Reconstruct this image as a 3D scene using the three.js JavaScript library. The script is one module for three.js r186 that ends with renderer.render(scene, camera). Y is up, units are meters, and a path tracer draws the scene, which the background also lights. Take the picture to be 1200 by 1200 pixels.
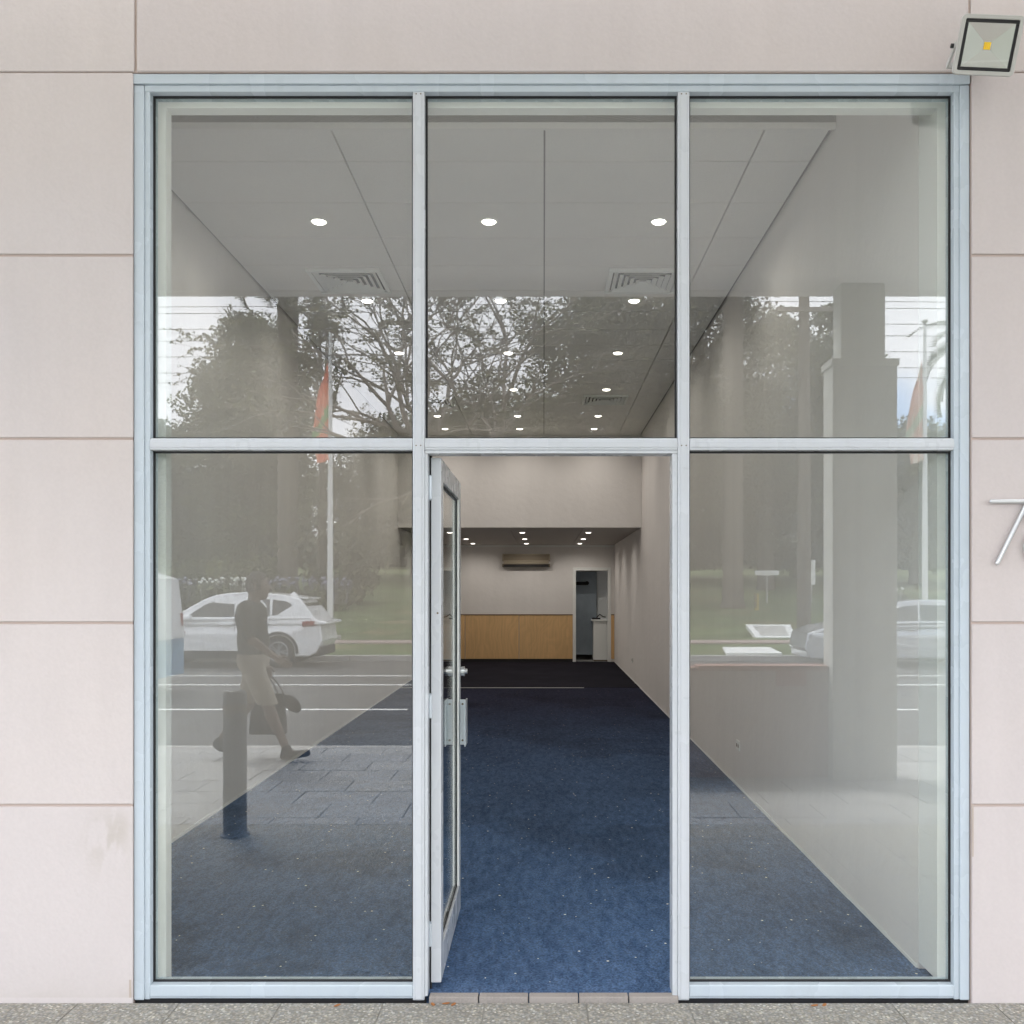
import * as THREE from 'three';
import { mergeGeometries, mergeVertices } from 'three/addons/utils/BufferGeometryUtils.js';
import { RoundedBoxGeometry } from 'three/addons/geometries/RoundedBoxGeometry.js';
import { MarchingCubes } from 'three/addons/objects/MarchingCubes.js';

// ---------------------------------------------------------------- camera, sky, sun, exposure
const scene = new THREE.Scene();
const EYE = 1.59, DIST = 3.8;                       // eye height above the shop floor, metres from the facade
const camera = new THREE.PerspectiveCamera(2 * Math.atan(600 / 1140) * 180 / Math.PI, 1, 0.05, 1500);
camera.position.set(0, EYE, DIST);
camera.lookAt(0, EYE, -20);
camera.setViewOffset(1200, 1200, -37, -92, 1200, 1200);   // shifted lens: the view is square on to the facade
const renderer = new THREE.WebGLRenderer({ antialias: true });
renderer.toneMapping = THREE.LinearToneMapping;
renderer.toneMappingExposure = 4.45;
renderer.shadowMap.enabled = true;

let seed = 20240611;
function rnd() { seed |= 0; seed = seed + 0x6D2B79F5 | 0; let t = Math.imul(seed ^ seed >>> 15, 1 | seed); t = t + Math.imul(t ^ t >>> 7, 61 | t) ^ t; return ((t ^ t >>> 14) >>> 0) / 4294967296; }
const rr = (a, b) => a + (b - a) * rnd();
function hash(x, y, z, s) { let h = Math.imul(x, 374761393) ^ Math.imul(y, 668265263) ^ Math.imul(z, 2147483647 - 1274126177) ^ Math.imul(s + 17, 1013904223); h = Math.imul(h ^ h >>> 13, 1274126177); h ^= h >>> 16; h = Math.imul(h, 2246822519); return ((h ^ h >>> 15) >>> 0) / 4294967296; }
const sm = (t) => t * t * (3 - 2 * t), clamp = (x, a, b) => Math.min(b, Math.max(a, x)), mix = (a, b, t) => a + (b - a) * t;
const step = (a, b, x) => sm(clamp((x - a) / (b - a), 0, 1));
function noise3(x, y, z, s) {
  const X = Math.floor(x), Y = Math.floor(y), Z = Math.floor(z), u = sm(x - X), v = sm(y - Y), w = sm(z - Z);
  const c = (i, j, k) => hash(X + i, Y + j, Z + k, s);
  return mix(mix(mix(c(0, 0, 0), c(1, 0, 0), u), mix(c(0, 1, 0), c(1, 1, 0), u), v), mix(mix(c(0, 0, 1), c(1, 0, 1), u), mix(c(0, 1, 1), c(1, 1, 1), u), v), w);
}
function fbm3(x, y, z, s, o) { let a = 0, g = 0.5, n = 0; for (let i = 0; i < o; i++) { a += g * noise3(x, y, z, s + i); n += g; g *= 0.5; x *= 2.03; y *= 2.03; z *= 2.03; } return a / n; }
// tileable noise with px by py cells across the tile
function tnoise(u, v, px, py, s) {
  const x = u * px, y = v * py, X = Math.floor(x), Y = Math.floor(y), a = sm(x - X), b = sm(y - Y), w = (i, p) => ((i % p) + p) % p;
  const c = (i, j) => hash(w(X + i, px), w(Y + j, py), 0, s);
  return mix(mix(c(0, 0), c(1, 0), a), mix(c(0, 1), c(1, 1), a), b);
}
function tfbm(u, v, px, py, s, o) { let a = 0, g = 0.5, n = 0; for (let i = 0; i < o; i++) { a += g * tnoise(u, v, px, py, s + i * 7); n += g; g *= 0.55; px *= 2; py *= 2; } return a / n; }

{ // overcast sky with a few blue openings
  const W = 1024, H = 512, d = new Float32Array(W * H * 4);
  for (let j = 0; j < H; j++) for (let i = 0; i < W; i++) {
    const el = ((j + 0.5) / H - 0.5) * Math.PI, az = ((i + 0.5) / W - 0.5) * 2 * Math.PI;
    const y = Math.sin(el), x = Math.cos(az) * Math.cos(el), z = Math.sin(az) * Math.cos(el), o = (j * W + i) * 4;
    const k = 1 / (Math.max(y, 0) + 0.32), n = fbm3(x * k * 1.3 + 3.1, y * 2 + 1.7, z * k * 1.3 + 8.4, 11, 5), f = fbm3(x * k * 4, y * 6, z * k * 4, 31, 4);
    const ahead = 0.20 * Math.exp(-(((az - Math.PI / 2) / 0.28) ** 2) - ((el - 0.30) / 0.16) ** 2), open = step(0.60, 0.72, n + ahead + (f - 0.5) * 0.3) * 0.8;
    const cl = (1.0 + 0.12 * (f - 0.5)) * (0.98 + 0.15 * Math.max(y, 0));
    const c = [mix(cl * 0.955, 0.42, open), mix(cl * 0.975, 0.62, open), mix(cl * 1.05, 0.95, open)];
    for (let q = 0; q < 3; q++) d[o + q] = c[q];
    d[o + 3] = 1;
  }
  const t = new THREE.DataTexture(d, W, H, THREE.RGBAFormat, THREE.FloatType);
  t.mapping = THREE.EquirectangularReflectionMapping; t.magFilter = THREE.LinearFilter; t.needsUpdate = true;
  scene.background = t; scene.environment = t;
}
const sun = new THREE.DirectionalLight(new THREE.Color(1, 0.97, 0.92), 1.5);
sun.position.set(-40, 90, 60); sun.castShadow = true; sun.shadow.radius = 40;
Object.assign(sun.shadow.camera, { left: -60, right: 60, top: 60, bottom: -60, near: 1, far: 300 });
scene.add(sun);

// ---------------------------------------------------------------- helpers
const names = new Map();
function numbered(n) { const k = names.get(n) ?? 0; names.set(n, k + 1); return k ? n + '_' + String(k).padStart(3, '0') : n; }
function tag(o, label, category, group, kind) { o.userData.label = label; o.userData.category = category; if (group) o.userData.group = group; if (kind) o.userData.kind = kind; return o; }
function thing(name, label, category, pos = [0, 0, 0], group, kind) { const o = new THREE.Group(); o.name = numbered(name); o.position.set(...pos); scene.add(o); return tag(o, label, category, group, kind); }
function mesh(name, geo, mat, parent = scene, pos) {
  if (Array.isArray(geo)) geo = geo.length > 1 ? mergeGeometries(geo.map((g) => { const q = g.index ? g.toNonIndexed() : g; for (const k of Object.keys(q.attributes)) if (!['position', 'normal', 'uv', 'color'].includes(k)) q.deleteAttribute(k); return q; })) : geo[0];
  const m = new THREE.Mesh(geo, mat); m.name = parent === scene ? numbered(name) : name; m.castShadow = m.receiveShadow = true;
  if (pos) m.position.set(...pos);
  parent.add(m); return m;
}
// uv in metres, by the side a face looks to
function metres(g, du = 0, dv = 0) {
  const p = g.attributes.position, n = g.attributes.normal, uv = new Float32Array(p.count * 2);
  for (let i = 0; i < p.count; i++) {
    const ax = Math.abs(n.getX(i)), ay = Math.abs(n.getY(i)), az = Math.abs(n.getZ(i));
    const a = ax > ay && ax > az ? [p.getZ(i), p.getY(i)] : ay > az ? [p.getX(i), p.getZ(i)] : [p.getX(i), p.getY(i)];
    uv[2 * i] = a[0] + du; uv[2 * i + 1] = a[1] + dv;
  }
  g.setAttribute('uv', new THREE.BufferAttribute(uv, 2)); return g;
}
function bx(x0, x1, y0, y1, z0, z1) { const g = new THREE.BoxGeometry(x1 - x0, y1 - y0, z1 - z0); g.translate((x0 + x1) / 2, (y0 + y1) / 2, (z0 + z1) / 2); return metres(g); }
function rb(x0, x1, y0, y1, z0, z1, r = 0.003, s = 2) { const g = new RoundedBoxGeometry(x1 - x0, y1 - y0, z1 - z0, s, Math.min(r, (x1 - x0) / 2.1, (y1 - y0) / 2.1, (z1 - z0) / 2.1)); g.translate((x0 + x1) / 2, (y0 + y1) / 2, (z0 + z1) / 2); return metres(g); }
function cyl(r0, r1, h, seg, m) { const g = new THREE.CylinderGeometry(r1, r0, h, seg); g.translate(0, h / 2, 0); if (m) g.applyMatrix4(m); return g; }
function tube(pts, r0, r1 = r0, seg = 6) { // tapered tube along points
  const P = pts.map((p) => p.isVector3 ? p : new THREE.Vector3(...p)), n = P.length, pos = [], idx = [], uv = [];
  let up = new THREE.Vector3(0.31, 0.2, 0.93), L = 0;
  for (let i = 0; i < n; i++) {
    const t = P[Math.min(i + 1, n - 1)].clone().sub(P[Math.max(i - 1, 0)]).normalize();
    const a = up.clone().addScaledVector(t, -up.dot(t)).normalize(); up = a; const b = t.clone().cross(a);
    const r = mix(r0, r1, i / (n - 1)); if (i) L += P[i].distanceTo(P[i - 1]);
    for (let k = 0; k <= seg; k++) { const th = k / seg * Math.PI * 2, c = Math.cos(th) * r, s = Math.sin(th) * r; pos.push(P[i].x + a.x * c + b.x * s, P[i].y + a.y * c + b.y * s, P[i].z + a.z * c + b.z * s); uv.push(k / seg * 2, L); }
  }
  for (let i = 0; i < n - 1; i++) for (let k = 0; k < seg; k++) { const a = i * (seg + 1) + k, b = a + seg + 1; idx.push(a, a + 1, b, b, a + 1, b + 1); }
  const g = new THREE.BufferGeometry(); g.setAttribute('position', new THREE.Float32BufferAttribute(pos, 3)); g.setAttribute('uv', new THREE.Float32BufferAttribute(uv, 2)); g.setIndex(idx); g.computeVertexNormals(); return g;
}
const T = (x, y, z) => new THREE.Matrix4().makeTranslation(x, y, z);
function place(g, x, y, z, rx = 0, ry = 0, rz = 0) { g.applyMatrix4(new THREE.Matrix4().compose(new THREE.Vector3(x, y, z), new THREE.Quaternion().setFromEuler(new THREE.Euler(rx, ry, rz)), new THREE.Vector3(1, 1, 1))); return g; }
function tex(n, fn, size, color = true) {  // fn(u, v) -> [r, g, b] linear 0..1 (colour maps) or a height
  const d = new Uint8Array(n * n * 4);
  for (let j = 0; j < n; j++) for (let i = 0; i < n; i++) {
    let c = fn((i + 0.5) / n, (j + 0.5) / n); if (!Array.isArray(c)) c = [c, c, c];
    for (let q = 0; q < 3; q++) { const x = clamp(c[q], 0, 1); d[(j * n + i) * 4 + q] = 255 * (color ? (x <= 0.0031308 ? x * 12.92 : 1.055 * Math.pow(x, 1 / 2.4) - 0.055) : x); }
    d[(j * n + i) * 4 + 3] = 255;
  }
  const t = new THREE.DataTexture(d, n, n); t.magFilter = THREE.LinearFilter; t.wrapS = t.wrapT = THREE.RepeatWrapping; t.repeat.set(1 / size, 1 / size);
  if (color) t.colorSpace = THREE.SRGBColorSpace; t.needsUpdate = true; return t;
}
const std = (c, rough = 0.8, o = {}) => new THREE.MeshPhysicalMaterial({ color: new THREE.Color().setRGB(...c), roughness: rough, ...o });

// ---------------------------------------------------------------- materials
const M = {};
M.render = std([1, 1, 1], 0.85, {
  map: tex(1024, (u, v) => { const n = tfbm(u, v, 4, 4, 3, 6) - 0.5, f = tnoise(u, v, 300, 300, 9) - 0.5, w = tfbm(u, v, 3, 3, 77, 3) - 0.5, dr = tfbm(u, v, 34, 3, 83, 3) - 0.5; const k = 1 + n * 0.10 + dr * 0.045 + f * 0.035; return [0.60 * k + w * 0.02, 0.552 * k, 0.533 * k - w * 0.025]; }, 2.6),
  bumpMap: tex(512, (u, v) => 0.6 * tfbm(u, v, 60, 60, 5, 3) + 0.4 * tfbm(u, v, 6, 6, 8, 4), 1.1, false), bumpScale: 0.0012,
});
M.renderStain = M.render.clone(); M.renderStain.map = tex(1024, (u, v) => { const n = tfbm(u, v, 4, 4, 3, 6) - 0.5, f = tnoise(u, v, 300, 300, 9) - 0.5, k = 1 + n * 0.10 + f * 0.035; const a = (u - 0.3435) * 2.6, b = (v - 0.236) * 2.6, q = a * 0.8 - b * 0.45; let t = Math.exp(-(a * a / 0.006 + b * b / 0.012)) * step(0.40, 0.62, tfbm(u + q * 0.2, v, 40, 24, 55, 4)) * 0.9; t += 0.5 * Math.exp(-((a - 0.06) ** 2 / 0.0012 + (b - 0.05) ** 2 / 0.003)) * step(0.3, 0.6, tfbm(u, v, 60, 60, 58, 3)); const g = 0.35 * Math.exp(-v * 2.6 / 0.06) * tfbm(u, v, 16, 16, 61, 3) * (v < 0.5 ? 1 : 0); t = clamp(t * 0.42 + g, 0, 0.6); return [mix(0.60 * k, 0.39, t), mix(0.552 * k, 0.35, t), mix(0.533 * k, 0.28, t)]; }, 2.6);
M.joint = std([0.54, 0.44, 0.385], 0.9);
M.stain = std([0.47, 0.40, 0.34], 0.9);
M.frame = std([0.575, 0.605, 0.63], 0.34, { map: tex(512, (u, v) => { const n = 0.985 + 0.05 * (tfbm(u, v, 6, 3, 14, 4) - 0.5) - 0.045 * step(0.62, 0.85, tfbm(u, v, 24, 9, 19, 4)); return [n, n, n * 0.995]; }, 1.3), roughnessMap: tex(256, (u, v) => 0.75 + 0.5 * (tfbm(u, v, 8, 5, 23, 4) - 0.5), 0.9, false), clearcoat: 0.25, clearcoatRoughness: 0.25, bumpMap: tex(256, (u, v) => tfbm(u, v, 90, 90, 4, 2), 0.4, false), bumpScale: 0.0003 });
M.frameOuter = M.frame.clone(); M.frameOuter.color.setRGB(0.515, 0.585, 0.635);
M.frameIn = std([0.62, 0.68, 0.72], 0.3, { metalness: 0.35 });
M.gasket = std([0.012, 0.012, 0.013], 0.5);
M.glass = new THREE.MeshPhysicalMaterial({ color: new THREE.Color().setRGB(0.968, 0.982, 0.966), roughness: 0.0, transmission: 1, thickness: 0, ior: 1.77 });
M.clearGlass = new THREE.MeshPhysicalMaterial({ color: 0xffffff, roughness: 0.0, transmission: 1, thickness: 0, ior: 1.25 });
M.plaster = std([0.81, 0.78, 0.75], 0.9, { bumpMap: tex(256, (u, v) => tfbm(u, v, 20, 20, 2, 4), 1.5, false), bumpScale: 0.003,
  map: tex(512, (u, v) => { const n = 1 + (tfbm(u, v, 3, 3, 21, 5) - 0.5) * 0.10 + (tnoise(u, v, 30, 2, 26) - 0.5) * 0.03; return [0.97 * n, 0.97 * n, 0.97 * n]; }, 3.2) });
M.white = std([0.85, 0.86, 0.83], 0.6);
M.ceiling = std([0.89, 0.865, 0.825], 0.9, { map: tex(512, (u, v) => { const n = 0.97 + (tnoise(u, v, 160, 160, 5) - 0.5) * 0.05 + (tfbm(u, v, 3, 3, 13, 3) - 0.5) * 0.05; return [n, n, n]; }, 0.9) });
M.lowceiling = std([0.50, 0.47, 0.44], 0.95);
M.void = std([0.36, 0.34, 0.31], 0.95);
M.carpet = std([1, 1, 1], 0.98, {
  map: tex(2048, (u, v) => {
    const n = tfbm(u, v, 5, 4, 3, 5), f = tnoise(u, v, 700, 700, 8), m = tfbm(u, v, 160, 50, 12, 3), st = step(0.58, 0.74, tfbm(u, v, 7, 6, 44, 4));
    let k = (0.62 + 0.56 * n) * (0.55 + 0.9 * f) * (0.7 + 0.6 * m); k *= 1 - 0.22 * st;
    let c = [0.040 * k + 0.012 * m, 0.080 * k + 0.008 * m, 0.178 * k];
    const q = 90, ci = Math.floor(u * q), cj = Math.floor(v * q), p = hash(ci, cj, 1, 71);     // dropped flecks of paint
    if (p > 0.94) { const dx = u * q - ci - 0.2 - 0.6 * hash(ci, cj, 2, 71), dy = v * q - cj - 0.2 - 0.6 * hash(ci, cj, 3, 71); if (dx * dx + dy * dy < 0.020 * hash(ci, cj, 4, 71) ** 2) c = [0.5, 0.52, 0.5]; }
    return c;
  }, 3.9),
  bumpMap: tex(1024, (u, v) => 0.6 * tnoise(u, v, 420, 420, 8) + 0.4 * tfbm(u, v, 120, 60, 12, 3), 2.0, false), bumpScale: 0.006, specularIntensity: 0.12,
});
M.carpetRear = std([0.021, 0.020, 0.029], 0.98, { specularIntensity: 0.1, map: tex(256, (u, v) => { const n = 0.6 + 0.5 * tfbm(u, v, 6, 5, 4, 5); return [n, n, n]; }, 2) });  // darker carpet colour stands in for the dim light at the rear
M.aggregate = std([1, 1, 1], 0.85, {
  map: tex(1024, (u, v) => { // worley pebbles
    const q = 116, x = u * q, y = v * q, X = Math.floor(x), Y = Math.floor(y); let best = 9, id = 0;
    for (let j = -1; j < 2; j++) for (let i = -1; i < 2; i++) { const a = ((X + i) % q + q) % q, b = ((Y + j) % q + q) % q, dx = X + i + hash(a, b, 0, 3) - x, dy = Y + j + hash(a, b, 1, 3) - y, dd = dx * dx + dy * dy; if (dd < best) { best = dd; id = hash(a, b, 2, 3); } }
    const e = step(0.5, 0.15, best), tone = 0.20 + 0.17 * id + (id > 0.93 ? 0.12 : 0), warm = hash(Math.floor(id * 9999), 1, 1, 5);
    const k = mix(0.20, tone, e) * (0.85 + 0.3 * tfbm(u, v, 4, 4, 66, 3)); return [k * (1.0 + 0.10 * warm), k * (1.0 + 0.02 * warm), k * (0.93 - 0.10 * warm)];
  }, 1.15),
  bumpMap: tex(512, (u, v) => tnoise(u, v, 110, 110, 6), 1.15, false), bumpScale: 0.004,
});
M.paver = [0, 1, 2].map((i) => std([0.33 + 0.025 * i, 0.33 + 0.025 * i, 0.325 + 0.023 * i], 0.8, { map: i ? M_pav() : M_pav() }));
function M_pav() { return M.pavTex ??= tex(512, (u, v) => { const n = 0.78 + 0.35 * tfbm(u, v, 8, 8, 4, 5) + 0.2 * (tnoise(u, v, 220, 220, 9) - 0.5); return [n, n, n]; }, 1.1); }
M.concrete = std([0.46, 0.45, 0.43], 0.85, { map: M.pavTex });
M.doorTile = std([0.34, 0.31, 0.28], 0.8, { map: M.pavTex });
M.pinkpath = std([0.36, 0.28, 0.25], 0.9, { map: M.pavTex });
M.asphalt = std([1, 1, 1], 0.88, { map: tex(512, (u, v) => { const n = 0.085 * (0.7 + 0.5 * tfbm(u, v, 5, 5, 4, 4) + 0.35 * (tnoise(u, v, 200, 200, 9) - 0.5)); return [n, n * 0.99, n * 0.97]; }, 2.2) });
M.paint = std([0.75, 0.75, 0.73], 0.7);
M.grass = std([1, 1, 1], 0.95, { map: tex(1024, (u, v) => { const n = tfbm(u, v, 6, 6, 4, 6), f = tnoise(u, v, 340, 340, 9), d = step(0.5, 0.7, tfbm(u, v, 5, 5, 91, 4)); const k = (0.55 + 0.8 * n) * (0.65 + 0.7 * f); return [mix(0.085, 0.15, d) * k, mix(0.125, 0.135, d) * k, mix(0.035, 0.055, d) * k]; }, 7) });
M.soil = std([0.07, 0.055, 0.04], 0.95);
M.ply = std([1, 1, 1], 0.55, { map: tex(1024, (u, v) => { const w = tfbm(u, v, 4, 2, 4, 4), g = Math.sin((u * 22 + w * 9) * 6.28), f = tnoise(u, v, 300, 8, 9); const k = 0.86 + 0.03 * g + 0.14 * (f - 0.5) + 0.14 * (w - 0.5); return [0.86 * k, 0.55 * k, 0.26 * k]; }, 2.4) });
M.capping = std([0.17, 0.11, 0.06], 0.5);
M.ventWhite = std([0.90, 0.91, 0.88], 0.5);
M.dark = std([0.015, 0.015, 0.016], 0.6);
M.ac = std([0.40, 0.34, 0.25], 0.5); M.acDark = std([0.17, 0.135, 0.09], 0.6);
M.bluegrey = std([0.34, 0.40, 0.45], 0.5, { map: tex(512, (u, v) => { const n = 0.7 + 0.6 * tfbm(u, v, 5, 4, 31, 5); return [n, n, n]; }, 1.6) });
M.steel = std([0.72, 0.74, 0.75], 0.28, { metalness: 0.9 });
M.lens = new THREE.MeshStandardMaterial({ color: 0xffffff, emissive: new THREE.Color(1, 0.93, 0.84), emissiveIntensity: 1.6 });
M.chip = std([0.98, 0.62, 0.02], 0.5);
M.reflector = std([0.60, 0.62, 0.57], 0.25, { metalness: 0.6 });
M.lampGrey = std([0.50, 0.50, 0.47], 0.5);
M.bollard = std([0.11, 0.115, 0.12], 0.45);
M.bark = std([1, 1, 1], 0.95, { map: tex(512, (u, v) => { const n = 0.55 + 0.5 * tfbm(u, v, 10, 4, 4, 4) + 0.3 * (tnoise(u, v, 40, 8, 9) - 0.5); return [0.15 * n, 0.125 * n, 0.10 * n]; }, 2), bumpMap: tex(256, (u, v) => tfbm(u, v, 12, 5, 4, 4), 2, false), bumpScale: 0.05 });
M.paleBark = std([0.24, 0.21, 0.18], 0.9);
M.leaf = new THREE.MeshPhysicalMaterial({ color: 0xffffff, vertexColors: true, roughness: 0.75, transmission: 0.35, thickness: 0, side: THREE.DoubleSide });
M.leafSolid = new THREE.MeshStandardMaterial({ color: 0xffffff, vertexColors: true, roughness: 0.7, side: THREE.DoubleSide });
M.soffit = std([0.84, 0.83, 0.81], 0.9);
M.addedTranslucent = std([0.80, 0.79, 0.77], 1.0, { transmission: 0.34, thickness: 0 });  // translucency added so the canopy underside glows onto wall and panes
M.brickpink = std([0.42, 0.24, 0.20], 0.85, { map: M.pavTex });
M.pier = std([0.60, 0.61, 0.57], 0.85, { map: M.pavTex });
M.lowwall = std([0.50, 0.43, 0.40], 0.85, { map: M.pavTex });

// ---------------------------------------------------------------- setting: ground, pavement, road, park
// metres in front of the facade are +z; the shop is at -z
const PAVE = -0.02, ROAD = -0.16, KERB = 6.15, FARKERB = 20.1;
const groundY = (x, z) => { const d = z - 28; return d <= 0 ? -0.02 : Math.min(0.066 * d * step(0, 6, d), 5.2) + 0.25 * (noise3(x * 0.06, 0, z * 0.06, 5) - 0.5) * step(0, 12, d); };
tag(mesh('ground', bx(-600, 600, -1.2, -0.30, -600, 600), M.soil), 'bare ground that everything stands on', 'ground', null, 'structure');
{
  const pav = thing('pavement', 'exposed aggregate and grey paver footpath in front of the shop', 'pavement', [0, 0, 0], null, 'structure');
  mesh('paving_bed', bx(-20, 20, -0.29, PAVE - 0.03, 2.775, KERB - 0.15), std([0.09, 0.086, 0.08], 0.95), pav);
  mesh('paving_bed', bx(-20, 20, -0.29, PAVE - 0.003, 0, 2.77), std([0.34, 0.33, 0.30], 0.95), pav);
  const G = []; for (let i = 0; i < 5; i++) { const g = new RoundedBoxGeometry(0.3925, 0.05, 0.3925, 1, 0.0015); metres(g, rr(0, 1), rr(0, 1)); G.push(g); }
  const rest = [];
  for (let j = 0; j < 7; j++) for (let i = -48; i < 48; i++) {
    const x = 0.365 + i * 0.396, z = 0.2 + j * 0.396;
    if (x > -3.0 && x < 3.0) mesh('paver', G[Math.floor(rnd() * 5)], M.aggregate, pav, [x, PAVE - 0.025, z]);
    else rest.push(metres(G[0].clone(), rnd(), rnd()).translate(x, PAVE - 0.025, z));
  }
  mesh('outer_pavers', rest, M.aggregate, pav).userData.kind = 'stuff';
  const P = []; for (let i = 0; i < 4; i++) { const g = new RoundedBoxGeometry(0.592, 0.05, 0.442, 1, 0.003); P.push(metres(g, rr(0, 1), rr(0, 1))); }
  const edge = new RoundedBoxGeometry(0.592, 0.05, 0.192, 1, 0.003); metres(edge);
  const rest2 = [];
  for (let j = 0; j < 8; j++) for (let i = -33; i < 33; i++) {
    const off = (j % 2) * 0.3, x = 0.2 + off + i * 0.6, z = j === 0 ? 2.87 : 2.97 + 0.225 + (j - 1) * 0.45, y = PAVE - 0.0235 + rr(-0.001, 0.001);
    if (x > -5 && x < 3.6) mesh('paver', j ? P[Math.floor(rnd() * 4)] : edge, M.paver[Math.floor(rnd() * 3)], pav, [x, y, z]);
    else rest2.push((j ? P[0] : edge).clone().translate(x, y, z));
  }
  mesh('outer_pavers', rest2, M.paver[1], pav).userData.kind = 'stuff';
}
function kerbLine(name, z, label) { const k = thing(name, label, 'kerb', [0, 0, 0], null, 'structure'); for (let i = -20; i < 20; i++) mesh('kerb_stone', rb(i * 2.4 + 0.004, i * 2.4 + 2.396, -0.29, -0.012, z, z + 0.15, 0.02), M.concrete, k); }
kerbLine('kerb', KERB - 0.15, 'pale concrete kerb along the shop side of the road');
kerbLine('kerb', FARKERB, 'concrete kerb on the park side of the road behind the parked cars');
{
  const road = thing('road', 'grey asphalt road with white lane lines between shop and park', 'road', [0, 0, 0], null, 'structure');
  mesh('road_surface', bx(-90, 90, -0.29, ROAD, KERB, FARKERB), M.asphalt, road);
  for (const [z, w] of [[14.1, 0.13], [16.0, 0.11]]) mesh('lane_line', bx(-90, 90, ROAD, ROAD + 0.004, z - w / 2, z + w / 2), M.paint, road);
  for (let x = -62; x < 60; x += 9) mesh('lane_dash', bx(x, x + (x < -6 && x > -16 ? 6 : 4.5), ROAD, ROAD + 0.004, 10.3, 10.44), M.paint, road);
}
{
  const nx = 60, nz = 70, X0 = -150, X1 = 150, Z0 = FARKERB + 0.15, Z1 = 330, pos = [], uv = [], idx = [];
  for (let j = 0; j <= nz; j++) for (let i = 0; i <= nx; i++) { const x = mix(X0, X1, i / nx), z = Z0 + (Z1 - Z0) * Math.pow(j / nz, 2.2); pos.push(x, groundY(x, z), z); uv.push(x, z); }
  for (let j = 0; j < nz; j++) for (let i = 0; i < nx; i++) { const a = j * (nx + 1) + i, b = a + nx + 1; idx.push(a, b, a + 1, b, b + 1, a + 1); }
  const g = new THREE.BufferGeometry(); g.setAttribute('position', new THREE.Float32BufferAttribute(pos, 3)); g.setAttribute('uv', new THREE.Float32BufferAttribute(uv, 2)); g.setIndex(idx); g.computeVertexNormals();
  tag(mesh('park_lawn', g, M.grass), 'mown green park lawn rising gently beyond the road', 'lawn', null, 'structure');
  tag(mesh('park_path', bx(-90, 90, -0.1, 0.02, 25.4, 27.0), M.pinkpath), 'pinkish path crossing the lawn parallel to the road', 'path', null, 'structure');
}

// ---------------------------------------------------------------- facade wall with panels
const OX0 = -1.607, OX1 = 1.670, OY1 = 3.613;       // the shopfront opening
{
  const w = thing('facade_wall', 'pale pink rendered shop wall divided into panels by grooves', 'wall');
  const B = 0.008, gap = 0.009;
  // masonry behind the rendered panels, with the opening left out
  mesh('backing', [bx(-9, OX0 - 0.003, -0.29, 5.4, -0.13, -B), bx(OX1 + 0.003, 9, -0.29, 5.4, -0.13, -B), bx(OX0 - 0.003, OX1 + 0.003, OY1 + 0.003, 5.4, -0.13, -B)], M.joint, w);
  const rows = [-0.02, 0.75, 1.463, 2.183, 2.90, 3.617], tones = [[1, 1, 1], [0.975, 0.985, 0.99], [1, 0.985, 0.975], [0.96, 0.955, 0.96]].map((c) => { const m = M.render.clone(); m.color.setRGB(...c); return m; });
  let pk = 0; const P = (x0, x1, y0, y1) => mesh('wall_panel', rb(x0, x1, y0, y1, -B - 0.002, 0, 0.006, 2), tones[(pk++ * 7 + 1) % 4], w);
  const xl = OX0 - 0.004, xr = OX1 + 0.004;
  for (let r = 0; r < 5; r++) {
    const y0 = rows[r] + (r ? gap / 2 : -0.1), y1 = rows[r + 1] - gap / 2;
    for (const x0 of [-6.6, -4.1]) P(x0 + gap / 2, x0 + 2.5 - gap / 2, y0, y1);
    if (!r) w.children[w.children.length - 1].material = M.renderStain;
    P(xr, 4.15, y0, y1); P(4.15 + gap, 6.7, y0, y1);
  }
  for (const [a, b] of [[-6.6, -4.1], [-4.1, -1.595], [-1.595, 1.665], [1.665, 4.15], [4.15, 6.7]]) P(a + gap / 2, b - gap / 2, 3.618, 4.6);
  // plastered lining of the opening on the room side
  mesh('reveal', [bx(-2.5, -1.513, 0, 4.35, -0.155, -0.131), bx(-1.60, -1.513, 0, 3.60, -0.131, -0.098)], M.white, w);
  mesh('reveal', [bx(-1.5129, 1.5770, 3.523, 4.35, -0.157, -0.131), bx(-1.5129, 1.5770, 3.523, 3.60, -0.131, -0.098)], M.white, w);
  mesh('reveal', [bx(1.5771, 1.73, 0.028, 4.35, -0.29, -0.131), bx(1.5771, 1.66, 0, 3.60, -0.131, -0.098)], M.white, w);
  mesh('render_chip', [rb(OX0 - 0.012, OX0 - 0.004, 0.0, 0.07, -0.004, 0.0016, 0.001), rb(OX1 + 0.004, OX1 + 0.010, 0.55, 0.75, -0.004, 0.0012, 0.001)], M.stain, w);
}
tag(mesh('wall_upper', bx(-9, 9, 5.4, 7.5, -0.15, 0), M.render), 'plain rendered wall above the canopy', 'wall', null, 'structure');

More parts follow.
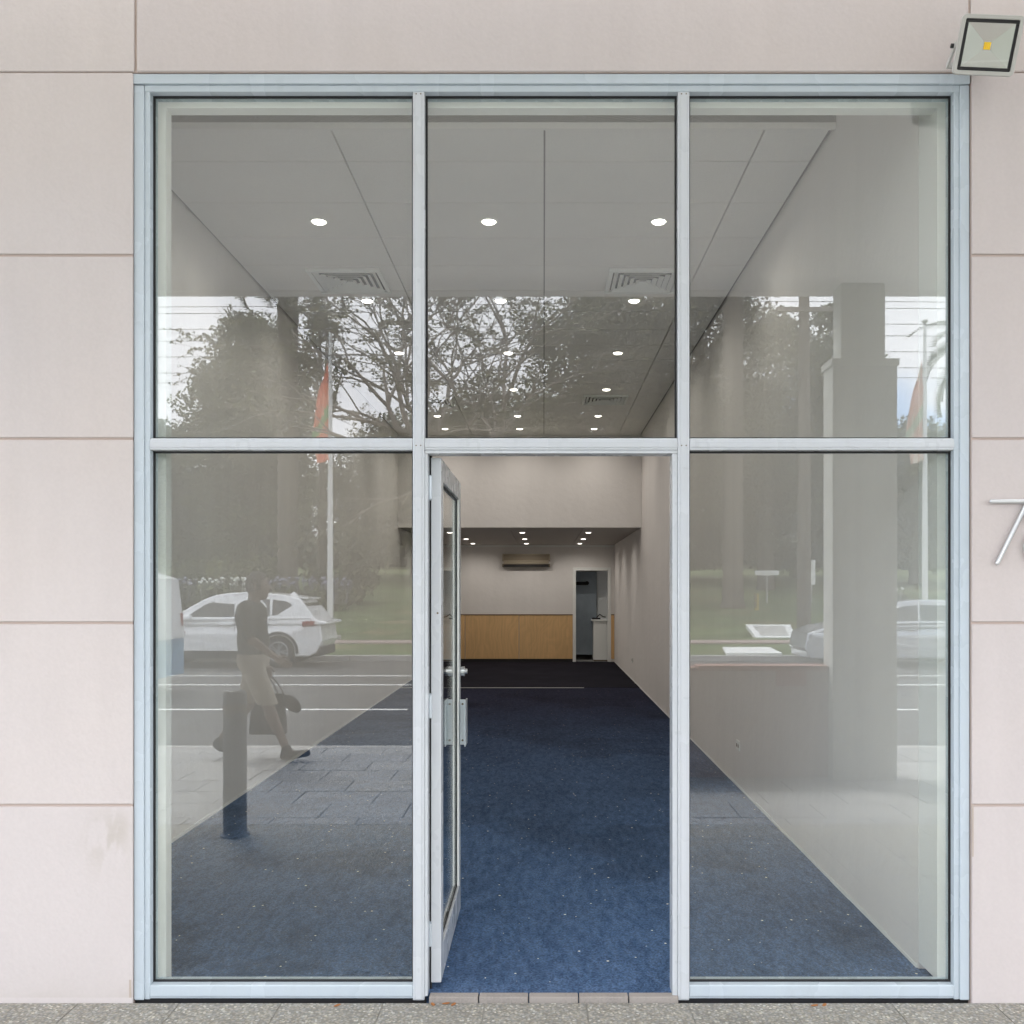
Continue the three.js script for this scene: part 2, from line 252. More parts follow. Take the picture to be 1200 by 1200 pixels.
// ---------------------------------------------------------------- shopfront: frame, panes, door
{
  const s = thing('shopfront', 'pale blue aluminium shopfront with five fixed panes and an open glass door', 'shopfront');
  const Z0 = -0.105, zf = -0.012, F = M.frame;
  // jambs: a proud outer strip, a groove and an inner strip set back
  const jamb = (x0, x1, x2, y0, y1) => [rb(Math.min(x0, x1), Math.max(x0, x1), y0, y1, Z0, zf, 0.004), rb(Math.min(x1, x2), Math.max(x1, x2), y0, y1, Z0, zf - 0.007, 0.003)];
  mesh('jamb', jamb(OX0, -1.566, -1.545, -0.016, OY1 - 0.042), M.frameOuter, s);
  mesh('jamb', jamb(OX1, 1.632, 1.611, -0.016, OY1 - 0.042), M.frameOuter, s);
  mesh('head', [rb(OX0, OX1, 3.574, OY1, Z0, zf + 0.006, 0.004), rb(-1.566, 1.632, 3.547, 3.5735, Z0, zf - 0.004, 0.004)], M.frameOuter, s);
  for (const [a, b] of [[-0.513, -0.467], [0.527, 0.572]]) {
    const m = mesh('mullion', [rb(a, b, -0.018, 3.5465, Z0, zf - 0.001, 0.005), rb(a + 0.010, b - 0.010, -0.012, 3.542, zf - 0.002, zf + 0.0025, 0.003)], F, s);
    for (const dx of [-0.009, 0.009]) mesh('screw', place(new THREE.CylinderGeometry(0.0028, 0.0028, 0.002, 8), (a + b) / 2 + dx, 2.158, zf + 0.003, Math.PI / 2), M.acDark, m);
    for (const dx of [-0.009, 0.009]) mesh('screw', place(new THREE.CylinderGeometry(0.0028, 0.0028, 0.002, 8), (a + b) / 2 + dx, 3.535, zf + 0.003, Math.PI / 2), M.acDark, m);
  }
  const spans = [[-1.545, -0.513], [-0.467, 0.527], [0.572, 1.611]];
  for (const [a, b] of spans) mesh('transom', [rb(a, b, 2.141, 2.188, Z0, zf - 0.004, 0.005), rb(a + 0.001, b - 0.001, 2.151, 2.176, zf - 0.005, zf - 0.001, 0.003)], F, s);
  for (const [a, b] of [spans[0], spans[2]]) {
    mesh('sill', [rb(a, b, -0.004, 0.0415, Z0, zf - 0.003, 0.004), rb(a, b, -0.0125, -0.0045, Z0, -0.022, 0.001)], M.frameOuter, s);
    mesh('sill_packer', bx(a === -1.545 ? OX0 : a - 0.05, a === -1.545 ? b + 0.05 : OX1, -0.05, -0.0185, Z0, -0.028), M.dark, s);
  }
  // panes with their black gaskets
  const pane = (a, b, c, d) => {
    const p = mesh('window_pane', bx(a, b, c, d, -0.063, -0.057), M.glass, s), t = 0.008;
    mesh('gasket', [bx(a, a + t, c, d, -0.0565, -0.050), bx(b - t, b, c, d, -0.0565, -0.050), bx(a + t, b - t, c, c + t, -0.0565, -0.050), bx(a + t, b - t, d - t, d, -0.0565, -0.050)], M.gasket, p);
  };
  pane(-1.545, -0.513, 2.188, 3.547); pane(-0.467, 0.527, 2.188, 3.547); pane(0.572, 1.611, 2.188, 3.547);
  pane(-1.545, -0.513, 0.0415, 2.141); pane(0.572, 1.611, 0.0415, 2.141);
  // door frame in the middle bay
  mesh('door_frame', [rb(-0.467, -0.4552, -0.004, 2.128, Z0, -0.02, 0.002), rb(0.506, 0.527, -0.004, 2.128, Z0, -0.02, 0.003), rb(-0.467, 0.527, 2.1285, 2.1407, Z0, -0.02, 0.002)], F, s);
  // the door, opened a quarter turn into the room about its left edge
  const door = new THREE.Group(); door.name = 'glass_door'; door.userData.label = 'narrow framed glass door standing open into the shop'; s.add(door);
  mesh('door_seal', bx(-0.4550, -0.4470, 0.0, 2.128, Z0, -0.085), M.gasket, s);
  const dx0 = -0.4475, dx1 = -0.408, zA = -0.075, zB = -0.995, y0 = 0.028, y1 = 2.119;
  door.position.set(0, 0, 0);
  mesh('door_stile', [rb(dx0 - 0.001, dx1, y0, y1, zA - 0.085, zA, 0.003)], F, door);
  mesh('door_stile', [rb(dx0, dx1, y0, y1, zB, zB + 0.072, 0.003)], F, door);
  mesh('door_rail', rb(dx0, dx1, y1 - 0.088, y1, zB + 0.0725, zA - 0.0855, 0.003), F, door);
  mesh('door_rail', rb(dx0, dx1, y0, y0 + 0.13, zB + 0.0725, zA - 0.0855, 0.003), F, door);
  mesh('daylit_edge', [rb(dx0 + 0.002, -0.4315, y0 + 0.13, y1 - 0.088, zB + 0.0725, zB + 0.082, 0.001), rb(-0.4185, dx1 - 0.002, y0 + 0.13, y1 - 0.088, zB + 0.0725, zB + 0.082, 0.001)], M.white, door);  // white strips added as the daylight catching the stile edge
  const dp = mesh('door_pane', bx(-0.431, -0.425, y0 + 0.13, y1 - 0.088, zB + 0.073, zA - 0.086), M.glass, door);
  mesh('gasket', [bx(-0.4235, -0.419, y0 + 0.13, y1 - 0.088, zB + 0.073, zB + 0.080), bx(-0.4235, -0.419, y0 + 0.13, y1 - 0.088, zA - 0.094, zA - 0.086), bx(-0.4235, -0.419, y1 - 0.095, y1 - 0.088, zB + 0.08, zA - 0.094), bx(-0.4235, -0.419, y0 + 0.13, y0 + 0.137, zB + 0.08, zA - 0.094)], M.gasket, dp);
  for (const sd of [1, -1]) {
    const X = sd > 0 ? dx1 : dx0, h = mesh('pull_handle', [rb(X + sd * 0.030 - 0.003, X + sd * 0.030 + 0.003, 0.84, 1.06, zB - 0.0, zB + 0.125, 0.002), rb(Math.min(X, X + sd * 0.028), Math.max(X, X + sd * 0.028), 0.84, 1.06, zB + 0.058, zB + 0.064, 0.002)], M.frameIn, door);
    for (const yy of [0.862, 1.038]) mesh('screw', place(new THREE.CylinderGeometry(0.005, 0.005, 0.003, 10), X + sd * 0.014, yy, zB + 0.0655, Math.PI / 2), M.acDark, h);
    mesh('door_lock', [place(new THREE.CylinderGeometry(0.021, 0.024, 0.022, 18), X + sd * 0.011, 1.195, zB + 0.036, 0, 0, Math.PI / 2), place(new THREE.CylinderGeometry(0.012, 0.012, 0.014, 14), X + sd * 0.028, 1.195, zB + 0.036, 0, 0, Math.PI / 2)], M.steel, door);
  }
  for (const y of [0.22, 1.13, 2.0]) mesh('hinge', [place(new THREE.CylinderGeometry(0.006, 0.006, 0.09, 10), -0.4515, y, zA + 0.003), rb(-0.4545, -0.4490, y - 0.05, y + 0.05, zA - 0.03, zA - 0.002, 0.001)], M.frameIn, door);
  mesh('keyhole', place(new THREE.CylinderGeometry(0.004, 0.004, 0.003, 10), -0.422, 1.50, zA + 0.001, Math.PI / 2), M.acDark, door);
  // threshold under the door
  const th = thing('threshold', 'row of grey tiles forming the door threshold', 'threshold');
  for (let i = 0; i < 5; i++) mesh('tile', rb(-0.448 + i * 0.196, -0.448 + i * 0.196 + 0.191, -0.1, 0.001, -0.046, -0.004, 0.003), M.doorTile, th);
}

// ---------------------------------------------------------------- the shop room
const WL = -2.345, WR = 1.575, ZB = -17.86, ZBH = -11.86, CH = 4.09, CL = 2.606;
const floorGeo = (() => { const g = new THREE.BoxGeometry(WR - WL + 0.4, 0.28, -0.047 - ZB + 0.14, 1, 1, 48); g.translate((WL + WR) / 2, -0.14, (ZB - 0.14 - 0.047) / 2); metres(g); const p = g.attributes.position, c = new Float32Array(p.count * 3); for (let i = 0; i < p.count; i++) { const t = step(-11, -0.5, p.getZ(i)); c.set([mix(0.62, 2.2, t), mix(0.37, 2.05, t), mix(0.32, 1.72, t)], i * 3); } g.setAttribute('color', new THREE.BufferAttribute(c, 3)); return g; })();  // vertex colours paint the daylight falling off from the glass inward
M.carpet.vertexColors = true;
tag(mesh('shop_floor', floorGeo, M.carpet), 'worn dark blue carpet spotted with paint, daylight falloff painted into its colour', 'floor', null, 'structure');
tag(mesh('rear_carpet', bx(WL + 0.001, WR - 0.001, 0.0005, 0.004, ZB + 0.001, -12.1), M.carpetRear), 'carpet beyond the joining strip, painted brown black for the dim rear light', 'floor', null, 'structure');
tag(mesh('left_wall', bx(WL - 0.2, WL, -0.28, 4.5, ZB - 0.15, -0.156), M.plaster), 'long bare plaster wall left of the shop floor', 'wall', null, 'structure');
tag(mesh('right_wall', bx(WR + 0.001, WR + 0.2, 0, 4.5, ZB - 0.15, -0.291), M.plaster), 'long bare plaster wall right of the shop floor', 'wall', null, 'structure');
{
  const sk = (name, x, sgn, z1, label) => { // uneven painted edge where the skirting was taken off
    const g = []; for (let z = ZB; z < z1 - 0.01;) { const l = Math.min(rr(0.25, 0.7), z1 - z), h = rr(0.012, 0.022), t = rr(0.004, 0.007); g.push(bx(Math.min(x, x + sgn * t), Math.max(x, x + sgn * t), 0, h, z, z + l - 0.002)); z += l; }
    tag(mesh(name, g, M.white), label, 'wall trim', null, 'structure');
  };
  sk('skirting_edge', WL, 1, -0.157, 'rough pale edge along the foot of the left shop wall');
  sk('skirting_edge', WR, -1, -0.3, 'thin pale edge along the foot of the right shop wall');
}
{ // back wall with a doorway
  const b = thing('back_wall', 'pale back wall of the shop with plywood dado and a doorway', 'wall', [0, 0, 0], null, 'structure');
  const dx0 = 0.70, dx1 = 1.45, dt = 2.05;
  mesh('wall_face', [bx(WL, dx0, 0, 2.75, ZB - 0.12, ZB), bx(dx1, WR, 0, 2.75, ZB - 0.12, ZB), bx(dx0, dx1, dt, 2.75, ZB - 0.12, ZB)], M.plaster, b);
  mesh('door_frame', [rb(dx0 - 0.05, dx0 + 0.02, 0, dt + 0.05, ZB - 0.13, ZB + 0.02, 0.004), rb(dx1 - 0.02, dx1 + 0.05, 0, dt + 0.05, ZB - 0.13, ZB + 0.02, 0.004), rb(dx0 + 0.021, dx1 - 0.021, dt - 0.02, dt + 0.05, ZB - 0.13, ZB + 0.02, 0.004)], M.white, b);
  for (let x = dx0 - 0.052; x > WL + 0.05; x -= 1.2) mesh('wainscot_panel', rb(Math.max(WL + 0.002, x - 1.188), x, 0.07, 1.04, ZB + 0.001, ZB + 0.02, 0.002), M.ply, b);
  mesh('wainscot_panel', rb(dx1 + 0.052, WR - 0.002, 0.07, 1.04, ZB + 0.001, ZB + 0.02, 0.002), M.ply, b);
  mesh('capping_rail', [rb(WL, dx0 - 0.051, 1.041, 1.062, ZB + 0.001, ZB + 0.028, 0.003), rb(dx1 + 0.051, WR, 1.041, 1.062, ZB + 0.001, ZB + 0.028, 0.003)], M.capping, b);
  mesh('kick_strip', bx(WL, dx0 - 0.051, 0, 0.068, ZB + 0.001, ZB + 0.008), M.dark, b);
  mesh('cornice', rb(WL, WR, CL - 0.05, CL - 0.001, ZB + 0.001, ZB + 0.03, 0.004), M.white, b);
}
{ // little room beyond the doorway
  const r = thing('back_room', 'dim blue grey back room seen through the doorway', 'room', [0, 0, 0], null, 'structure');
  mesh('room_walls', [bx(0.3, 0.42, 0, 2.7, -20.4, ZB - 0.15), bx(1.80, 1.95, 0, 2.7, -20.4, ZB - 0.15), bx(0.3, 1.95, 0, 2.7, -20.5, -20.4), bx(0.3, 1.95, 2.6, 2.7, -20.4, ZB - 0.15)], M.plaster, r);
  mesh('partition', bx(1.235, 1.80, -0.002, 2.6, -18.72, -18.62), M.white, r);
  mesh('room_floor', bx(0.3, 1.95, -0.2, -0.002, -20.4, ZB - 0.14), M.concrete, r);
  const d = thing('storeroom_door', 'blue grey door leaf standing in the back doorway', 'door');
  mesh('leaf', rb(0.73, 1.215, 0.12, 2.02, -18.55, -18.51, 0.003), M.bluegrey, d);
  mesh('closer', [rb(0.74, 0.98, 1.715, 1.79, -18.508, -18.45, 0.01), place(new THREE.CylinderGeometry(0.045, 0.045, 0.05, 18), 0.995, 1.76, -18.48, Math.PI / 2)], M.dark, d);
  const c = thing('white_cabinet', 'white undercounter cabinet just inside the back doorway', 'cabinet');
  mesh('carcass', rb(1.12, 1.56, 0.03, 0.90, -18.44, -18.08, 0.006), M.white, c); mesh('worktop', rb(1.08, 1.57, 0.902, 0.94, -18.46, -18.04, 0.006), M.white, c);
  mesh('plinth', bx(1.14, 1.55, 0, 0.029, -18.42, -18.10), M.acDark, c);
  const k = thing('cooktop', 'small black cooker with bent handle on the white cabinet', 'cooker');
  mesh('body', rb(1.09, 1.28, 0.941, 0.975, -18.3, -18.1, 0.006), M.dark, k); mesh('pan_handle', tube([[1.2, 0.98, -18.2], [1.27, 1.05, -18.2], [1.34, 1.0, -18.18], [1.40, 0.99, -18.16]], 0.014, 0.012, 8), M.dark, k);
}
{ // bulkhead and low ceiling over the back of the shop
  tag(mesh('bulkhead', bx(WL, WR, CL, 4.5, ZBH - 0.15, ZBH), M.plaster), 'deep plaster bulkhead dropping to the low rear ceiling', 'bulkhead', null, 'structure');
  const c = thing('low_ceiling', 'low grey brown ceiling over the rear of the shop', 'ceiling', [0, 0, 0], null, 'structure');
  mesh('ceiling_void', bx(WL, WR, CL + 0.02, CL + 0.15, ZB, ZBH - 0.151), M.void, c);
  const xs = [WL, -1.75, -0.55, 0.65, WR], n = 4;
  for (let i = 0; i < 4; i++) for (let j = 0; j < n; j++) { const z1 = ZBH - 0.152, l = (z1 - ZB) / n; mesh('ceiling_panel', bx(xs[i] + 0.004, xs[i + 1] - 0.004, CL, CL + 0.018, ZB + j * l + 0.002, ZB + (j + 1) * l - 0.002), M.lowceiling, c); }
}
const ZC = -1.44;
{ // main ceiling of large panels
  const c = thing('ceiling', 'high ceiling of large off white panels with narrow joints', 'ceiling', [0, 0, 0], null, 'structure');
  mesh('roof_slab', bx(WL - 0.2, WR + 0.2, 4.36, 4.5, ZB - 0.1, -0.157), M.void, c);
  mesh('ceiling_void', bx(WL, WR, CH + 0.022, CH + 0.06, ZBH, ZC), M.void, c);
  mesh('front_margin', [bx(WL, WR, CH + 0.16, CH + 0.2, ZC, -0.158), bx(WL, WR, CH - 0.012, CH + 0.16, ZC - 0.02, ZC)], M.ceiling, c);
  const xs = [WL, -1.153, 0.005, 1.20, WR], pitch = 0.608;
  let z = ZC - 0.021;
  for (let k = 0; z > ZBH + 0.01; k++) {
    const zn = Math.max(ZBH, k === 0 ? -1.866 : z - pitch);
    for (let i = 0; i < 4; i++) mesh('ceiling_panel', metres(bx(xs[i] + (i ? 0.005 : 0.026), xs[i + 1] - (i < 3 ? 0.005 : 0.026), CH, CH + 0.02, zn + 0.0045, z - 0.0045), rnd(), rnd()), M.ceiling, c);
    z = zn;
  }
}
// downlights: a trim ring, a glowing lens and the light itself
{
  const cols = [-1.52, -0.37, 0.78];
  const place1 = (x, y, z, power, where) => {
    const d = thing('downlight', where, 'downlight', [x, y, z], where.includes('low') ? 'downlights in the low rear ceiling' : 'downlights in the high ceiling');
    const ring = new THREE.LatheGeometry([[0.046, 0.0], [0.046, -0.004], [0.056, -0.007], [0.062, -0.003], [0.062, 0.0]].map((p) => new THREE.Vector2(...p)), 28);
    mesh('trim_ring', ring, M.white, d); mesh('lens', place(new THREE.CylinderGeometry(0.0455, 0.040, 0.013, 24), 0, -0.0065, 0), M.lens, d);
    const l = new THREE.SpotLight(new THREE.Color(1, 0.94, 0.87), power, 0, 1.42, 0.9, 2); l.position.set(x, y - 0.0065, z); l.target.position.set(x, 0, z); l.castShadow = true; l.shadow.radius = 0.25; scene.add(l, l.target);
  };
  const side = ['left', 'middle', 'right'], nth = ['nearest', 'second', 'third', 'fourth', 'fifth', 'farthest'];
  [1.732, 2.206, 2.69, 3.18, 3.66, 3.95].forEach((k, i) => cols.forEach((x, j) => place1(x, CH - 0.001, 3.8 - k * 3.8, 0.34, `round lit downlight in the high ceiling, ${nth[i]} row from the glass, ${side[j]} one`)));
  [4.46, 5.02, 5.5].forEach((k, i) => cols.forEach((x, j) => place1(x, CL - 0.001, 3.8 - k * 3.8, 0.38, `round lit downlight in the low rear ceiling, ${['front', 'middle', 'back'][i]} row, ${side[j]} one`)));
}
{ // four-way ceiling vents
  const vent = (x, z, label) => {
    const v = thing('ceiling_vent', label, 'air vent', [x, CH - 0.001, z]), S = 0.29;
    mesh('face_frame', [rb(-S, S, -0.026, 0, S - 0.035, S, 0.004), rb(-S, S, -0.026, 0, -S, -S + 0.035, 0.004), rb(-S, -S + 0.035, -0.02, 0, -S + 0.036, S - 0.036, 0.004), rb(S - 0.035, S, -0.02, 0, -S + 0.036, S - 0.036, 0.004)], M.ventWhite, v);
    mesh('duct', bx(-S + 0.036, S - 0.036, -0.001, 0.0, -S + 0.036, S - 0.036), M.dark, v);
    for (let q = 0; q < 4; q++) for (let k = 0; k < 5; k++) { // sloping slats in four triangles
      const r = 0.245 - k * 0.046, g = new THREE.BufferGeometry(), a = r - 0.003, y = -0.022, h = 0.021, t = 0.034;
      const p = [[-a, y, r], [a, y, r], [a - t, y + h, r - t], [-a + t, y + h, r - t], [-a, y - 0.003, r], [a, y - 0.003, r], [a - t, y + h - 0.003, r - t], [-a + t, y + h - 0.003, r - t]];
      g.setAttribute('position', new THREE.Float32BufferAttribute(p.flat(), 3)); g.setIndex([0, 1, 2, 0, 2, 3, 4, 6, 5, 4, 7, 6, 0, 5, 1, 0, 4, 5, 3, 2, 6, 3, 6, 7]);
      const ng = g.toNonIndexed(); ng.computeVertexNormals(); ng.rotateY(q * Math.PI / 2); mesh('slat', ng, M.ventWhite, v);
    }
  };
  vent(-1.56, -4.03, 'square louvred ceiling vent in the upper left pane nearest the facade');
  vent(0.80, -4.03, 'square louvred ceiling vent in the upper middle pane nearest the facade');
  vent(0.80, -8.90, 'square louvred ceiling vent farther back right of the room centre');
  vent(-1.50, -9.05, 'square louvred ceiling vent farther back at the left of the middle pane');
}
{ // wall air conditioner
  const a = thing('air_conditioner', 'beige split air conditioner high on the back wall', 'air conditioner', [-0.385, 2.255, ZB]);
  mesh('casing', rb(-0.53, 0.53, -0.02, 0.145, 0.001, 0.13, 0.02, 3), M.ac, a); mesh('intake_grille', [0, 1, 2, 3].map((i) => rb(-0.5, 0.5, 0.02 + i * 0.028, 0.035 + i * 0.028, 0.13, 0.138, 0.002)), M.acDark, a);
  mesh('casing_lower', rb(-0.53, 0.53, -0.145, -0.075, 0.001, 0.115, 0.015, 3), M.acDark, a); mesh('flap', rb(-0.5, 0.5, -0.072, -0.022, 0.02, 0.13, 0.004), M.ac, a);
  mesh('outlet_shadow_slot', bx(-0.5, 0.5, -0.14, -0.09, 0.115, 0.118), M.dark, a);
}
{
  const outlet = (y, z, label) => { const o = thing('power_outlet', label, 'power outlet', [WR, y, z]); mesh('plate', rb(-0.010, 0, -0.04, 0.04, -0.06, 0.06, 0.003), M.white, o); for (const s of [-1, 1]) mesh('socket', rb(-0.0125, -0.0101, -0.014, 0.014, s * 0.03 - 0.012, s * 0.03 + 0.012, 0.001), M.acDark, o); };
  outlet(0.34, -4.05, 'white power outlet low on the right wall behind the glass');
  outlet(0.33, -8.2, 'white power outlet low on the right wall inside the doorway');
  outlet(0.36, -13.4, 'tiny far power outlet low on the right wall towards the back');
  tag(mesh('floor_strip', rb(WL, 0.66, 0.0, 0.006, -12.10, -12.06, 0.002), M.lampGrey), 'thin metal joining strip across the far carpet', 'floor strip');
}

// ---------------------------------------------------------------- things fixed to the facade
{ // floodlight
  const f = thing('floodlight', 'square grey LED floodlight tilted above the frame corner', 'floodlight', [1.655, 3.622, 0.17]);
  f.rotation.set(0.36, -0.14, -0.06); f.scale.setScalar(0.98);
  const ring = (W, H, w, z0, z1, r) => [rb(-W, W, H - w, H, z0, z1, r), rb(-W, W, -H, -H + w, z0, z1, r), rb(-W, -W + w, -H + w, H - w, z0, z1, r), rb(W - w, W, -H + w, H - w, z0, z1, r)];
  const shape = new THREE.Shape(), RR = (s, W, H, r) => { s.moveTo(-W + r, -H); s.lineTo(W - r, -H); s.quadraticCurveTo(W, -H, W, -H + r); s.lineTo(W, H - r); s.quadraticCurveTo(W, H, W - r, H); s.lineTo(-W + r, H); s.quadraticCurveTo(-W, H, -W, H - r); s.lineTo(-W, -H + r); s.quadraticCurveTo(-W, -H, -W + r, -H); };
  RR(shape, 0.110, 0.099, 0.016); const hole = new THREE.Path(); RR(hole, 0.101, 0.090, 0.010); shape.holes.push(hole);
  mesh('bezel', new THREE.ExtrudeGeometry(shape, { depth: 0.016, bevelEnabled: true, bevelSize: 0.003, bevelThickness: 0.003, bevelSegments: 2 }), M.lampGrey, f);
  mesh('housing', [rb(-0.106, 0.106, -0.095, 0.095, -0.035, -0.001, 0.012), rb(-0.07, 0.07, -0.06, 0.06, -0.07, -0.034, 0.012)], M.lampGrey, f);
  mesh('cooling_fin', [-3, -2, -1, 0, 1, 2, 3].map((i) => rb(i * 0.018 - 0.002, i * 0.018 + 0.002, -0.055, 0.055, -0.088, -0.069, 0.001)), M.lampGrey, f);
  mesh('seal', ring(0.1005, 0.0895, 0.015, 0.004, 0.014, 0.002), M.gasket, f);
  const A = 0.0855, Bh = 0.0745, a = 0.012, zz = 0.0035, zi = 0.0;
  const g = new THREE.BufferGeometry(), q = [[-A, -Bh, 0.0135], [A, -Bh, 0.0135], [A, Bh, 0.0135], [-A, Bh, 0.0135], [-a, -a, zi + 0.0005], [a, -a, zi + 0.0005], [a, a, zi + 0.0005], [-a, a, zi + 0.0005]];
  g.setAttribute('position', new THREE.Float32BufferAttribute(q.flat(), 3)); g.setIndex([0, 1, 5, 0, 5, 4, 1, 2, 6, 1, 6, 5, 2, 3, 7, 2, 7, 6, 3, 0, 4, 3, 4, 7, 4, 5, 6, 4, 6, 7]);
  const ng = metres((() => { const t = g.toNonIndexed(); t.computeVertexNormals(); return t; })()); mesh('reflector', ng, M.reflector, f);
  mesh('led_chip', rb(-0.0125, 0.0125, -0.0125, 0.0125, 0.0012, 0.0032, 0.001), M.chip, f);
  mesh('front_glass', bx(-0.0855, 0.0855, -0.0745, 0.0745, 0.0145, 0.0165), M.clearGlass, f);
  const br = mesh('bracket', [place(rb(-0.004, 0.004, -0.09, 0.014, -0.014, 0.014, 0.001), -0.1115, -0.004, -0.03, 0.9, 0, 0), place(rb(-0.004, 0.004, -0.09, 0.014, -0.014, 0.014, 0.001), 0.1115, -0.004, -0.03, 0.9, 0, 0), place(rb(-0.115, 0.115, -0.004, 0.004, -0.014, 0.014, 0.001), 0, -0.058, -0.098, 0.9, 0, 0)], M.lampGrey, f);
  mesh('bolt', place(new THREE.CylinderGeometry(0.009, 0.009, 0.012, 6), -0.121, 0, -0.03, 0, 0, Math.PI / 2), M.dark, br);
  mesh('wall_boss', place(new THREE.CylinderGeometry(0.022, 0.026, 0.10, 16), 0, -0.03, -0.125, Math.PI / 2 - 0.36), M.lampGrey, f);
}
{ // house number, round brushed bars standing off the wall
  const n = thing('house_number', 'brushed metal street number seventy eight beside the frame', 'house number', [0, 0, 0.012]);
  mesh('numeral', [tube([[1.745, 1.937, 0], [1.885, 1.937, 0]], 0.009, 0.009, 10), tube([[1.885, 1.937, 0], [1.767, 1.697, 0]], 0.009, 0.009, 10), new THREE.SphereGeometry(0.009, 10, 8).translate(1.745, 1.937, 0), new THREE.SphereGeometry(0.009, 10, 8).translate(1.885, 1.937, 0), new THREE.SphereGeometry(0.009, 10, 8).translate(1.767, 1.697, 0)], M.steel, n);
  mesh('numeral', [new THREE.TorusGeometry(0.068, 0.009, 10, 36).translate(1.944, 1.760, 0), new THREE.TorusGeometry(0.053, 0.009, 10, 32).translate(1.944, 1.881, 0)], M.steel, n);
}
{ // fallen leaves by the threshold
  const mat = std([0.35, 0.14, 0.04], 0.8, { side: THREE.DoubleSide });
  const leaf = (x, z, a, y, where) => { const g = new THREE.SphereGeometry(0.013, 8, 5); g.scale(1.3, 0.12, 0.6); tag(mesh('fallen_leaf', g, mat, scene, [x, y, z]), 'small dry orange leaf ' + where, 'leaf', 'dry leaves along the shopfront').rotation.y = a; };
  for (const [x, z, a, w] of [[-0.38, 0.012, 0.4, 'below the open door, middle one of three'], [-0.35, 0.02, 1.2, 'below the open door, right one of three'], [-0.43, 0.02, 2, 'below the open door, left one of three'], [1.05, 0.03, 0.3, 'under the right sill, left one of two'], [1.09, 0.025, 1.0, 'under the right sill, right one of two'], [-0.8, 0.03, 0.8, 'alone under the left sill']]) leaf(x, z, a, PAVE + 0.003, w);
}

// ---------------------------------------------------------------- the street side, mirrored in the panes
{ // canopy over the footpath, its pier and the low capped wall
  const c = thing('street_canopy', 'wide flat white canopy over the footpath, wall gap and translucency added for light', 'canopy');
  mesh('roof_sheet', bx(-9, 9, 4.22, 4.235, 0.34, 4.62), M.addedTranslucent, c);  // see-through sheet added to pass skylight down to the facade
  mesh('fascia', rb(-9, 9, 4.216, 4.75, 4.625, 4.78, 0.008), M.soffit, c);
  mesh('back_beam', rb(-9, 9, 4.217, 4.46, 0.24, 0.338, 0.008), M.soffit, c);  // unseen gap behind this beam added to wash the facade with skylight
  for (const x of [-7.5, 7.5]) mesh('wall_bracket', rb(x - 0.06, x + 0.06, 4.25, 4.43, 0.003, 0.238, 0.008), M.soffit, c);
  const p = thing('canopy_pier', 'grey rendered pier under the canopy edge, wider below', 'pier', [2.73, 0, 4.56]);
  mesh('shaft_base', rb(-0.275, 0.275, -0.03, 3.55, -0.22, 0.06, 0.01), M.pier, p);
  mesh('shaft_top', rb(-0.19, 0.19, 3.551, 4.219, -0.17, 0.06, 0.01), M.pier, p);
  mesh('shaft_cap', rb(-0.29, 0.29, 3.5, 3.56, -0.235, 0.075, 0.008), M.pier, p);
  const w = thing('low_wall', 'low brown wall with pink coping running into the canopy pier', 'low wall', [0, 0, 4.55]);
  mesh('wall_body', bx(0.15, 2.454, -0.03, 0.90, -0.09, 0.09), M.lowwall, w);
  mesh('coping', [rb(1.33, 2.453, 0.901, 0.945, -0.11, 0.11, 0.008), rb(0.13, 1.32, 0.901, 0.93, -0.11, 0.11, 0.008)], M.brickpink, w);
  mesh('coping_block', rb(2.0, 2.26, 0.77, 0.899, -0.105, -0.091, 0.004), M.brickpink, w);
}
{ // steel bollard
  const b = thing('bollard', 'dark round steel bollard on the footpath before the pedestrian', 'bollard', [-2.03, PAVE, 2.48]);
  mesh('post', new THREE.LatheGeometry([[0, 0], [0.076, 0], [0.076, 0.92], [0.07, 0.945], [0.05, 0.955], [0, 0.957]].map((p) => new THREE.Vector2(...p)), 28), M.bollard, b);
  mesh('base_ring', new THREE.LatheGeometry([[0.077, 0.0], [0.095, 0.0], [0.095, 0.012], [0.077, 0.016]].map((p) => new THREE.Vector2(...p)), 28), M.bollard, b);
  mesh('band', new THREE.CylinderGeometry(0.0775, 0.0775, 0.05, 28, 1, true).translate(0, 0.84, 0), M.acDark, b);
}
